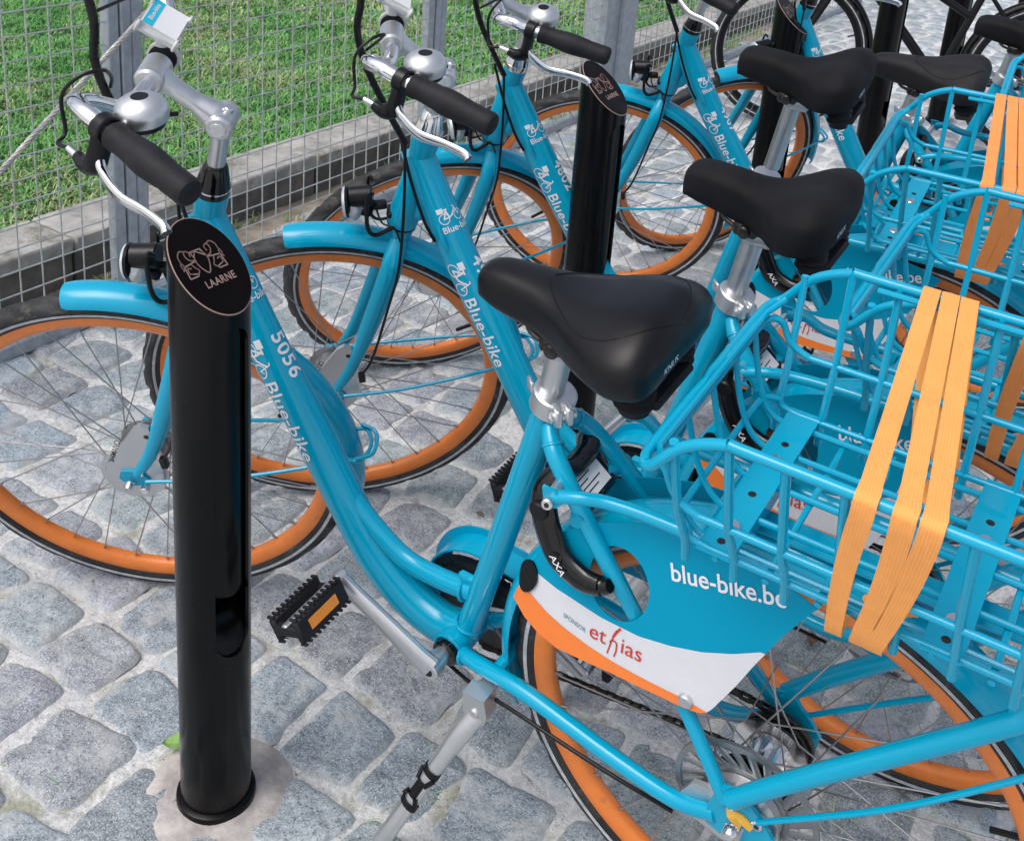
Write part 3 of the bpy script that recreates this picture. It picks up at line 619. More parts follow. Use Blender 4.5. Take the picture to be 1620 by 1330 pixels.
def skirt_mesh(root):
    S = lambda x, z, o=0: V(x, -.038-(.72-z)*.15-o, z)
    out = [(.133, .525), (.145, .563), (.164, .600), (.187, .632), (.227, .662), (.272, .684), (.317, .700), (.36, .705), (.41, .700), (.45, .692), (.486, .680), (.458, .632), (.434, .581), (.418, .543), (.395, .496), (.391, .490), (.380, .484), (.364, .481), (.340, .480), (.309, .478), (.269, .476), (.231, .473), (.196, .471), (.170, .478), (.147, .492), (.130, .512)]
    hole = [tuple(v) for v in (( .2655+.0385*math.cos(R(t))*1.0, .598+.049*math.sin(R(t))) for t in range(0, 360, 12))]
    bw = [(.1335, .5262), (.153, .563), (.187, .553), (.248, .544), (.298, .544), (.337, .552), (.374, .564), (.409, .581), (.440, .601)]
    wo = [(.138, .542), (.148, .542), (.18, .531), (.217, .518), (.261, .510), (.303, .507), (.344, .503), (.384, .492)]
    fo = lambda c, x: np.interp(x, [p[0] for p in c], [p[1] for p in c])
    # base sheet with round hole: triangulate by curve fill
    cu = bpy.data.curves.new('sk', 'CURVE'); cu.dimensions = '2D'; cu.fill_mode = 'BOTH'
    for loop in (out, hole):
        sp = cu.splines.new('POLY'); sp.points.add(len(loop)-1)
        for i, p in enumerate(loop): sp.points[i].co = (p[0], p[1], 0, 1)
        sp.use_cyclic_u = True
    ob = bpy.data.objects.new('sk', cu); SC.collection.objects.link(ob); bpy.context.view_layer.update()
    me = bpy.data.meshes.new_from_object(ob.evaluated_get(bpy.context.evaluated_depsgraph_get())); fl = ([tuple(v.co[:2]) for v in me.vertices], [list(p.vertices) for p in me.polygons])
    bpy.data.objects.remove(ob); bpy.data.curves.remove(cu); bpy.data.meshes.remove(me)
    for sgn in (1, -1):
        mb = MB(); f = (lambda x, z, o=0: S(x, z, o)) if sgn > 0 else (lambda x, z, o=0: V(S(x, z, o).x, -S(x, z, o).y, z))
        put(mb, fl, lambda x, z: f(x, z, .0)); put(mb, fl, lambda x, z: f(x, z, -.0015), 1)
        for loop in (out, hole):
            n = len(loop); vs = [f(*p) for p in loop]+[f(p[0], p[1], -.0015) for p in loop]; mb.add(vs, [(i, (i+1) % n, n+(i+1) % n, n+i) for i in range(n)], 1, False)
        # printed white and orange bands, laid just proud of the sheet
        low = sorted(out[10:]+[out[0]], key=lambda p: p[0])
        def band(top, bot, x0, x1, mi, lift, n=60):
            vs = []; 
            for i in range(n+1):
                x = x0+(x1-x0)*i/n; zt = top(x); zb = min(bot(x), zt); vs += [f(x, zt, lift), f(x, zb, lift)]
            mb.add(vs, [(2*i, 2*i+1, 2*i+3, 2*i+2) for i in range(n)], mi, False)
        lower = lambda x: np.interp(x, [.130, .147, .170, .196, .231, .269, .309, .340, .364, .380, .391, .395, .418, .434, .458], [.512, .492, .478, .471, .473, .476, .478, .480, .481, .484, .490, .496, .543, .581, .632])
        upper = lambda x: min(fo(bw, x), np.interp(x, [.130, .133, .145, .164], [.512, .525, .563, .6]))
        band(lambda x: max(upper(x), lower(x)), lambda x: lower(x), .1305, .4425, 2, .0006)
        band(lambda x: max(min(np.interp(x, [.134, .138, .153, .178, .203, .239, .271, .298, .328, .357, .390], [.531, .532, .529, .514, .505, .497, .493, .492, .492, .493, .491]), upper(x)), lower(x)), lambda x: lower(x), .1305, .391, 3, .0010)
        sk = mb.build('skirt_guard', ['bluep', 'bluep', 'white', 'orangep'], root)
        mb = MB(); cyl(mb, f(.365, .493, .006), f(.365, .493, -.004), .009, 18, 1); 
        mb.build('bolt', ['plastic', 'satin'], sk); mb = MB(); plate(mb, [f(p.x, p.y, .0022) for p in crv([(.140, .570, 0), (.152, .575, 0), (.160, .563, 0), (.161, .548, 0), (.154, .534, 0), (.144, .529, 0), (.138, .536, 0), (.137, .552, 0)], 4, True)], .003, (0, 1, 0)); cyl(mb, f(.150, .550, .0045), f(.150, .550, .002), .0018, 8, 1)
        mb.build('clip', ['plastic', 'darkm'], sk)
        if sgn > 0:
            mb = MB(); L0 = text2d('blue-bike.be', .0345, .014, 1.0)
            wdt = max(v[0] for v in L0[0]); e = V(.129, 0, .030).normalized(); k = .1325/wdt
            put(mb, L0, lambda x, y: f(.327+x*k*e.x-y*e.z*.9, .6365+x*k*e.z+y*e.x*.9, .0014))
            mb.build('lettering', 'letter', sk)
            mb = MB(); L1 = text2d('et', .030, .0); w1 = max(v[0] for v in L1[0]); L2 = text2d('ias', .030, .0)
            g = lambda x, y: f(.236+x, .511+y+x*.02, .0016)
            put(mb, L1, lambda x, y: g(x*.95, y)); put(mb, L2, lambda x, y: g(x*.95+w1*.95+.0185, y-.0006))
            h = w1*.95+.0035
            for st_, w in (([(h, -.010), (h+.003, .006), (h+.005, .015)], .0018), (arc2((h+.0065, .006), .0045, 170, 20, 8)+[(h+.0108, -.002), (h+.009, -.010)], .0018), ([(h+.0052, .016), (h+.0085, .024), (h+.0125, .030)], .0030)):
                put(mb, stroke(st_, w), g)
            mb.build('sponsor_name', 'red', sk)
            mb = MB(); put(mb, text2d('SPONSOR', .0088, 0.004), lambda x, y: f(.2005+x*.80, .5200+y-x*.17, .0016)); mb.build('small_lettering', 'greyl', sk)

def rack_and_basket(root):
    mb = MB()
    for s in (-1, 1):
        tube(mb, crv([(.196, s*.086, .717), (.225, s*.080, .724), (.26, s*.066, .722), (.34, s*.062, .724), (.55, s*.062, .724), (.76, s*.060, .720)], 6), .0078, 10)
        tube(mb, crv([(.434, s*.084, .388), (.50, s*.082, .47), (.66, s*.074, .655), (.69, s*.068, .690), (.70, s*.062, .722)], 6), [.0115, .0115, .0115, .0115, .009], 12)
        cyl(mb, (.194, s*.100, .714), (.180, s*.05, .700), .0066, 14, 1); cyl(mb, (.1942, s*.1006, .7142), (.19, s*.09, .71), .0034, 6, 2)
        plate(mb, [V(x, s*.088, z) for x, z in ((.182, .728), (.198, .728), (.212, .718), (.200, .704), (.184, .702))], .004, (0, 1, 0))
        box(mb, (.69, s*.070, .694), (.03, .006, .05), bev=.002)
    tube(mb, [(.76, -.060, .720), (.775, -.04, .718), (.775, .04, .718), (.76, .060, .720)], .0078, 10)
    for x in (.36, .56, .70): tube(mb, [(x, -.062, .724), (x, .062, .724)], .006, 8)
    box(mb, (.53, 0, .722), (.30, .035, .003)); [box(mb, (x, 0, .7505), (.02, .10, .040), bev=.003) for x in (.400, .615)]; 
    rk = mb.build('rear_rack', ['blue', 'satin', 'darkm'], root)
    # basket
    mb = MB(); ZT, ZM, ZB = .950, .838, .777; YT, YM, YB = .168, .148, .121; x0, x1 = .332, .765
    def ring(z, yw, xf, xr, r, zf=None, ramp=.085, corner=.03, dbl=False):
        zf = z if zf is None else zf
        half = [(xf, 0, zf), (xf, yw-corner-.012, zf), (xf+.004, yw-.012, zf+.001), (xf+.016, yw-.001, zf+(z-zf)*.12), (xf+ramp*.55, yw, zf+(z-zf)*.68), (xf+ramp, yw, zf+(z-zf)*.98), (xf+ramp+.03, yw, z), (xr-.09, yw, z), (xr-corner, yw, z), (xr-.006, yw-.008, z), (xr, yw-corner, z), (xr, 0, z)]
        pts = [V(*p) for p in half]+[V(p[0], -p[1], p[2]) for p in half[-2:0:-1]]
        tube(mb, crv(pts, 6, True), r, 10, closed=True); return pts
    ring(ZT, YT, x0, x1, .0056, zf=.886); ring(ZM, YM, x0+.006, x1-.004, .0042, zf=.879, ramp=.05); ring(ZB, YB, x0+.020, x1-.012, .0038, zf=.792, ramp=.04)
    xs = [.368+.0517*i for i in range(8)]
    for s in (-1, 1):
        for i, x in enumerate(xs):
            zt = ZT-.0+(-.022 if i == 0 else 0)
            tube(mb, [V(x, s*(YT-.001), zt+.002), V(x, s*YM, ZM), V(x, s*(YB+.001), ZB), V(x, s*(YB-.003), ZB-.028)], .0046 if s < 0 else .0044, 9)
    for y in (-.105, -.055, 0, .055, .105):
        tube(mb, crv([V(x0+.001, y*1.10, .884), V(x0+.012, y*1.04, .83), V(x0+.026, y, .792), V(x0+.045, y, .774), V(x0+.07, y, .773)], 4)+[V(x1-.04, y, .773)]+crv([V(x1-.03, y, .774), V(x1-.012, y, .792), V(x1-.004, y*1.05, .84), V(x1, y*1.1, ZT)], 4), .0036, 8)
    for x in [.40+.0517*i for i in range(7)]: tube(mb, [V(x, -YB, .7665), V(x, YB, .7665)], .0036, 8)
    tube(mb, [V(x0+.02, -YT*.93, .899), V(x0+.007, -YT*.80, .889), V(x0+.007, YT*.80, .889), V(x0+.02, YT*.93, .899)], .0040, 8)
    for s in (-1, 1): tube(mb, [V(.45, s*(YT-.010), ZT-.006), V(.74, s*(YT-.010), ZT-.006)], .0036, 8)
    bk = mb.build('basket', 'blue', root)
    mb = MB()
    for x, w in ((.400, .036), (.615, .036)):
        mb = MB(); box(mb, (x, 0, .7780), (w, .255, .0028), 0)
        for y in (-.085, .03): cyl(mb, (x+.001, y, .7780), (x+.001, y, .7835), .0085, 16, 1)
        for y in (-.030, .062, -.108): cyl(mb, (x, y, .7790), (x, y, .7797), .0044, 14, 2)
        mb.build('mounting_plate', ['blue', 'chrome', 'darkm'], bk)
    for i, (xa, xb, xc) in enumerate(((.502, .541, .524), (.5215, .5725, .547), (.5405, .594, .561))):
        mb = MB(); g = .0082; h = .0075; P = []
        P += [V(xc, .092, .743), V(xc, .108, .744), V(xc, YB+.006, .750), V(xc, YB+.0125, .760)]
        fs_ = [V(xc, YB+.0125, .760), V(xa, YT+g, ZT-.004)]
        for k in range(1, 8): P.append(fs_[0].lerp(fs_[1], k/8))
        for k in range(0, 7): a_ = R(90*k/6); P.append(V(xa, YT+g*math.cos(a_), ZT+h*math.sin(a_)))
        for k in range(1, 24): t = k/24; P.append(V(xa+(xb-xa)*t, YT*(1-2*t), ZT+h-.0035*math.sin(math.pi*t)+.0006*math.sin(i*2+9*t)))
        for k in range(0, 7): a_ = R(90-90*k/6); P.append(V(xb, -YT-g*math.cos(a_), ZT+h*math.sin(a_)))
        n0, n1_ = V(xb, -YT-g, ZT-.004), V(xc, -YB-.0140, .762)
        for k in range(1, 14): t = k/14; P.append(n0.lerp(n1_, t)+V(.003*math.sin(math.pi*t)*(1 if i else -1), 0, 0))
        P += [V(xc, -YB-.0140, .760), V(xc-.001, -YB-.008, .750), V(xc-.002, -.110, .744), V(xc-.003, -.092, .743)]
        n_ = len(P); wd = [(.0178 if k < n_*.62 else .0195)-(.0045*max(0, 1-min(k, n_-1-k)/14)) for k in range(n_)]
        ribbon(mb, P, wd, .0018, V(1, 0, 0)); mb.sm = [True]*len(mb.f); so_ = mb.build('luggage_strap', 'strapo', bk)
        at_ = so_.data.attributes.new('u', 'FLOAT', 'POINT'); at_.data.foreach_set('value', [(0., 1., 1., 0.)[k % 4] for k in range(len(so_.data.vertices))])
    mb = MB()
    for k in range(10):
        q = V(.535+.004*k*.8, -.078+.012*random.random(), .742+.014*random.random()); tube(mb, crv([q, q+V(.012, -.006, .010), q+V(.018, .004, .002)], 3), .0040, 7)
    mb.build('strap_knot', 'strapo', bk)

def handlebar(root, cc):
    mb = MB(); half = [(0, 0, 0), (0, .055, .0), (-.006, .10, .012), (-.018, .138, .045), (-.022, .162, .060), (-.002, .186, .063), (.030, .208, .052), (.135, .288, .030)]
    L = [cc+V(p[0], -p[1], p[2]) for p in half]; Rr = [cc+V(*p) for p in half]
    tube(mb, crv(L[::-1]+Rr[1:], 6), .0112, 16)
    hb = mb.build('handlebar', 'chrome', root)
    for s in (-1, 1):
        P = [cc+V(p[0], s*p[1], p[2]) for p in half]; d = (P[-1]-P[-2]).normalized(); g0 = P[-2]+d*.014; g1 = P[-1]+d*.004
        mb = MB(); LL = (g1-g0).length; n = 26; prof = []
        for i in range(n+1):
            t = i/n; r = .0155+.0030*math.exp(-((t-.45)/.22)**2)+.002*math.exp(-((t-.03)/.04)**2)+.0012*t
            for gq in (.30, .72): r -= .0012*math.exp(-((t-gq)/.012)**2)
            prof.append((t*LL, r))
        prof += [(LL+.004, .015), (LL+.006, .011)]
        lathe(mb, g0, d, prof, 24); lathe(mb, g0-d*.004, d, [(0, .0125), (.001, .0170), (.005, .0170)], 24); cyl(mb, g1+d*.0055, g1+d*.0068, .002, 8)
        mb.build('grip', 'rubber', hb)
        # brake lever: clamp, body and alloy blade
        mb = MB(); c = g0-d*.020; lathe(mb, c-d*.009, d, [(0, .0155), (.002, .0175), (.016, .0175), (.018, .0155)], 22)
        fwd = V(-.72, 0, -.69); fwd = (fwd-d*fwd.dot(d)).normalized()
        body = crv([c+fwd*.012, c+fwd*.030+d*.001, c+fwd*.045-d*.001, c+fwd*.052-d*.014, c+fwd*.050-d*.030], 4)
        tube(mb, body, [(.009, .014), (.0085, .0135), (.010, .0135), (.0095, .0115), (.0065, .0080)], 12, upv=V(0, 0, 1))
        tube(mb, [c+fwd*.050-d*.030, c+fwd*.049-d*.047], [.0058, .0046], 12, 1); cyl(mb, c+fwd*.036-V(0, 0, .011), c+fwd*.036+V(0, 0, .011), .0036, 12, 1)
        blade = crv([c+fwd*.036+d*.004, c+fwd*.047+d*.018+V(0, 0, -.003), c+fwd*.053+d*.048+V(0, 0, -.008), c+fwd*.047+d*.085+V(0, 0, -.010), c+fwd*.046+d*.118+V(0, 0, -.010), c+fwd*.050+d*.128+V(0, 0, -.010)], 5)
        tube(mb, blade, [(.0065, .006), (.0055, .0100), (.0045, .0092), (.0042, .0075), (.005, .0080), (.0065, .008)], 12, 1, upv=V(0, 0, 1))
        lev = mb.build('brake_lever', ['plastic', 'chrome'], hb)
        if s < 0:
            e = c+fwd*.049-d*.047; mb = MB()
            tube(mb, crv([e, e-d*.02+fwd*.004, V(-.489, -.162, 1.10), V(-.484, -.155, 1.142), V(-.462, -.145, 1.162), V(-.442, -.125, 1.158), V(-.455, -.085, 1.125), V(-.478, -.050, 1.09)], 6), .0024, 8); mb.build('cable', 'plastic', hb)
    # bell on the left
    mb = MB(); b0 = V(-.388, -.174, 1.122); bn = V(.10, .06, 1).normalized()
    lathe(mb, b0, bn, [(0, .0265), (.002, .0292), (.010, .0302), (.016, .0295), (.022, .0262), (.0265, .0205), (.029, .0140), (.0300, .0110), (.0302, .0100), (.0292, .0095)], 36); lathe(mb, b0+bn*.0294, bn, [(0, .0098), (.0006, .0098)], 24, 1)
    lathe(mb, b0-bn*.008, bn, [(0, .015), (.002, .025), (.0078, .026)], 30, 1); box(mb, b0+V(-.016, -.002, -.012), (.03, .014, .012), 1, bev=.003); tube(mb, [b0+V(.02, .018, -.006), b0+V(.03, .026, -.010)], .003, 8, 1)
    mb.build('bell', ['satin', 'plastic'], hb)
    # smartphone-size card holder on the right of the stem
    mb = MB(); lathe(mb, cc+V(0, .036, 0), (0, 1, 0), [(0, .0112), (.0005, .0185), (.0145, .0185), (.015, .0112)], 24, 2); lathe(mb, cc+V(0, .040, 0), (0, 1, 0), [(0, .0187), (.0005, .0215), (.0065, .0215), (.007, .0187)], 24, 1)
    hc = cc+V(.010, .044, .046); tl = Matrix.Rotation(R(38), 3, 'Y') @ Matrix.Rotation(R(6), 3, 'X')
    tube(mb, [cc+V(.002, .038, .018), hc-V(.004, .006, .012)], [(.004, .008)]*2, 8, 1); tube(mb, [cc+V(.002, .049, .018), hc-V(.004, -.006, .012)], [(.004, .008)]*2, 8, 1)
    box(mb, hc, (.052, .062, .008), 1, tl, .002); box(mb, hc+tl@V(0, .004, .0055), (.048, .052, .003), 0, tl)
    for a, b in ((.024, -.028), (.024, .028), (-.024, .028), (-.024, -.028)): box(mb, hc+tl@V(a*1.08, b, .003), (.005, .012, .016), 1, tl, .002)
    box(mb, hc+tl@V(-.0165, .004, .0072), (.0140, .0515, .0004), 3, tl)
    ct = mb.build('card_holder', ['cardw', 'whitepl', 'rubber', 'cardb'], hb)
    mb = MB(); put(mb, text2d('Blue-bike', .0100, .012), lambda x, y: hc+tl@V(.018-x*1.0+0*y, -.0165+y, .0078) if False else hc+tl@V(-.0140-y*.9, -.0120+x*.9, .0078)); mb.build('lettering', 'letter', ct)
    # cable bundle and brake cable down the fork
    mb = MB(); bp = crv([V(-.425, .20, 1.105), V(-.50, .15, 1.165), V(-.505, .05, 1.23), V(-.487, -.02, 1.245), V(-.474, -.048, 1.185), V(-.487, -.052, 1.125), V(-.482, -.050, 1.06), V(-.462, -.045, .98), V(-.441, -.036, .905)], 8)
    tube(mb, bp, .0056, 10)
    for i in range(0, len(bp)-1, 3): tube(mb, [bp[i], bp[i].lerp(bp[i+1], .35)], .0060, 10)
    tube(mb, crv([V(-.476, -.046, 1.19), V(-.46, .02, 1.175), V(-.44, .12, 1.15), V(-.43, .17, 1.13)], 5), .0024, 8)
    e = bp[-1]; tube(mb, crv([e, V(-.451, -.048, .821), V(-.463, -.056, .74), V(-.480, -.066, .655), V(-.505, -.068, .58), V(-.548, -.066, .455), V(-.575, -.060, .405)], 5), .0026, 8)
    box(mb, (-.576, -.059, .398), (.012, .012, .022), bev=.002); mb.build('cable', 'plastic', hb)

STEER = ('fork', 'front_fender', 'front_wheel', 'headset', 'stem', 'handlebar', 'headlamp')
def base(n): return n.split('.')[0]
def setup(root, x, y, th, lean, st, dz=0, sad='vinyl', num='', headset=None, strap=None, crank=0):
    root.location = (x, y, 0); root.rotation_euler = (lean, 0, th); sxx = .90 if sad == 'cloth' else 1
    S = steer(st)
    for ch in root.children:
        b = base(ch.name)
        if b in STEER:
            ch.matrix_basis = S
        if b == 'crank' and crank: ch.matrix_basis = Matrix.Translation(V(0, 0, BBZ)) @ Matrix.Rotation(R(crank), 4, 'Y') @ Matrix.Translation(V(0, 0, -BBZ))
        if b in ('saddle', 'seat_post') and dz:
            ch.location = V(.137-.003, 0, .757-.30).normalized()*dz
            if b == 'saddle': ch.scale = (sxx, .95, 1); ch.location.x += .044*(1-sxx)
        if b == 'saddle':
            if sad == 'cloth':
                ch.data = HEART
                for q in list(ch.children):
                    if base(q.name) == 'seam': bpy.data.objects.remove(q)
            else: ch.data = ch.data.copy() if ch.data.users > 1 else ch.data
            ch.data.materials[0] = MT[sad]
        if b == 'headset' and headset: ch.data = ch.data.copy(); ch.data.materials[0] = MT[headset]
        if b == 'basket' and strap:
            for c in ch.children:
                if base(c.name) in ('luggage_strap', 'strap_knot'): c.data = c.data.copy(); c.data.materials[0] = MT[strap]
    if num:
        fr_ = [c for c in root.children if base(c.name) == 'frame'][0]
        mb = MB(); tube_text(mb, text2d(num, .034, .018, 1.08), .196, R(68)); mb.build('number', 'letter', fr_)
    return root

GRP = 'blue rental bicycles parked side by side'
SPEC = [
 ((0, 0, 0, .1436, .550), dict(sad='vinyl', num='5056', strap='strapy'), 'nearest blue rental bicycle with glossy black saddle, frame number 5056 and yellow-orange straps'),
 ((.060, .395, .001, .1316, .676), dict(dz=.034, sad='cloth', num='4910', headset='chrome', crank=11), 'second blue rental bicycle from the camera, numbered 4910, with a matte black saddle'),
 ((-.110, .984, .047, .1916, .816), dict(dz=.098, sad='cloth', num='4802', headset='chrome', crank=52), 'third blue rental bicycle, saddle raised highest, its grip over the second bollard cap'),
 ((-.030, 1.698, .088, .2156, .318), dict(dz=-.018, sad='worn', num='4907', crank=-70), 'fourth blue rental bicycle, with a scuffed dusty saddle, beside the wide grey fence post'),
 ((.083, 2.181, .106, .1306, .850), dict(sad='cloth', num=''), 'farthest blue rental bicycle, head tube beside the third bollard cap'),
]
_h = saddle_mesh(None, True); HEART = _h.data; bpy.data.objects.remove(_h)
bike = make_bike(); bikes = [bike]
for i in range(1, 5): bikes.append(copy_tree(bike))
for b, (pose, kw, lab) in zip(bikes, SPEC):
    setup(b, *pose, **kw); tag(b, lab, 'bicycle', GRP)
for b in bikes[1:]:
    pass

# ------------------------------------------------------------------ black bicycles beyond
def black_bike(x, y, th, lean, st, label):
    root = empty('black_bicycle', (x, y, 0), (lean, 0, th)); mb = MB()
    tube(mb, [HT-AX*.10, V(-.02, 0, .33), V(0, 0, .30)], [(.018, .022)]*3, 14); tube(mb, [HT-AX*.03, V(.09, 0, .60)], .0165, 14); lathe(mb, HT-AX*.17, AX, [(0, .022), (.17, .020)], 18)
    tube(mb, [(0, 0, .30), (.16, 0, .80)], .016, 14); cyl(mb, (0, -.036, .30), (0, .036, .30), .022, 16)
    for s in (-1, 1): tube(mb, [(.01, s*.03, .30), (.44, s*.065, .35)], .010, 10); tube(mb, [(.14, s*.02, .72), (.44, s*.068, .36)], .009, 10); tube(mb, crv([(.19, s*.06, .71), (.30, s*.06, .745), (.72, s*.06, .745)], 4), .007, 8); tube(mb, [(.44, s*.075, .37), (.66, s*.065, .745)], .006, 8)
    mb.build('frame', 'blackp', root)
    rw = rim_mesh('rear_wheel', RH, root, 'blackp'); tyre_mesh('tyre', RH, rw); spokes_mesh(RH, rw); mb = MB(); lathe(mb, RH+V(0, -.034, 0), (0, 1, 0), [(0, .03), (.004, .04), (.01, .028), (.055, .028), (.064, .04), (.066, .03)], 24); cyl(mb, RH-V(0, .09, 0), RH+V(0, .09, 0), .006, 10, 1); mb.build('hub', ['darkm', 'steel'], rw)
    fender('rear_fender', RH, 190, 5, .349, .027, root, 'plastic')
    mb = MB(); c0 = V(0, -.07, .30); c1 = V(.13, -.08, .19); tube(mb, [c0, c1], [(.007, .014), (.006, .011)], 10); cyl(mb, c0-V(0, .005, 0), c0+V(0, .03, 0), .015, 14); cr = mb.build('crank', 'satin', root)
    mb = MB(); box(mb, c1-V(0, .055, 0), (.07, .09, .022), bev=.004); mb.build('pedal', 'rubber', cr)
    mb = MB(); tube(mb, [(.15, 0, .77), (.175, 0, .85)], .014, 12); mb.build('seat_post', 'alu', root)
    sd_ = [c for c in bike.children if base(c.name) == 'saddle'][0]; c = sd_.copy(); SC.collection.objects.link(c); c.parent = root; c.data = c.data.copy(); c.data.materials[0] = MT['vinyl']; c.location = (0, 0, 0)
    for q in sd_.children:
        if base(q.name) == 'saddle_springs': qq = q.copy(); SC.collection.objects.link(qq); qq.parent = c
    S = steer(st); fk = MB(); crown = HT-AX*.17
    for s in (-1, 1): tube(fk, crv([crown+V(0, s*.01, 0), crown-AX*.04+V(0, s*.038, 0), V(-.55, s*.045, .52), V(-.64, s*.052, .352)], 5), [.016, .015, .013, .008], 12)
    o = fk.build('fork', 'blackp', root); o.matrix_basis = S
    fw_ = rim_mesh('front_wheel', FH, root, 'blackp'); tyre_mesh('tyre', FH, fw_); spokes_mesh(FH, fw_); mb = MB(); lathe(mb, FH+V(0, -.034, 0), (0, 1, 0), [(0, .03), (.004, .04), (.01, .028), (.055, .028), (.064, .04), (.066, .03)], 24); cyl(mb, FH-V(0, .06, 0), FH+V(0, .06, 0), .006, 10, 1); mb.build('hub', ['darkm', 'steel'], fw_); fw_.matrix_basis = S
    o = fender('front_fender', FH, 150, -22, .349, .027, root, 'plastic'); o.matrix_basis = S
    mb = MB(); tube(mb, [HT, HT+AX*.10], .0125, 12); tube(mb, crv([(-.33, -.30, 1.0), (-.40, -.20, 1.03), (-.45, -.06, 1.0), (-.45, .06, 1.0), (-.40, .20, 1.03), (-.33, .30, 1.0)], 5), .011, 12); tube(mb, [HT+AX*.09, V(-.45, 0, 1.0)], .016, 12)
    h = mb.build('handlebar', 'plastic', root); h.matrix_basis = S
    for s in (-1, 1):
        mb = MB(); tube(mb, [(-.39, s*.215, 1.027), (-.32, s*.31, .995)], .016, 14); mb.build('grip', 'rubber', h)
    tag(root, label, 'bicycle', 'black bicycles behind the rental row'); return root
black_bike(-.30, 3.95, .28, -.05, .15, 'black bicycle with black rims parked just beyond the last blue rental bicycle')
0 and black_bike(.02, 4.75, .20, .05, .2, 'farther black bicycle leaning at the upper right, behind the other black bicycle')

# ------------------------------------------------------------------ bollards
def emblem():
    s = []
    w = .055
    sh = [(-.30, .62), (.32, .62)]+[(.30, .1), (.22, -.25), (0, -.52), (-.22, -.25), (-.30, .1), (-.30, .30)]
    s += [stroke(crv2([(-.12, .48), (-.30, .2), (-.28, -.15), (-.02, -.52), (.22, -.22), (.30, .12), (.14, .48)]), w), stroke([(-.12, .48), (-.36, .48), (-.30, .26)], w), stroke([(-.36, .50), (.18, .50), (.24, .28)], w), stroke([(-.12, .48), (.30, .16)], w)]
    for m in (-1, 1):
        q = lambda pts: stroke([(m*x, y) for x, y in pts], w)
        s += [q(crv2([(.32, .12), (.55, .2), (.66, .42), (.58, .60), (.42, .52), (.44, .34)])), q(crv2([(.58, .60), (.80, .66), (.98, .48), (1.0, .25), (1.06, .08), (1.02, -.08)])), q(crv2([(1.0, .25), (.94, .05), (1.06, -.12)])), q([(.30, .10), (.62, .06), (.94, .02), (.98, -.50), (.56, -.50), (.52, -.42), (.72, -.36)]),
              q(crv2([(.60, .04), (.50, -.15), (.40, -.30), (.52, -.44)])), q(crv2([(.74, -.36), (.88, -.28), (.84, -.08), (.70, -.12)]))]
    return merge2(*s)
def crv2(p, n=5): return [(v.x, v.y) for v in crv([(a, b, 0) for a, b in p], n)]
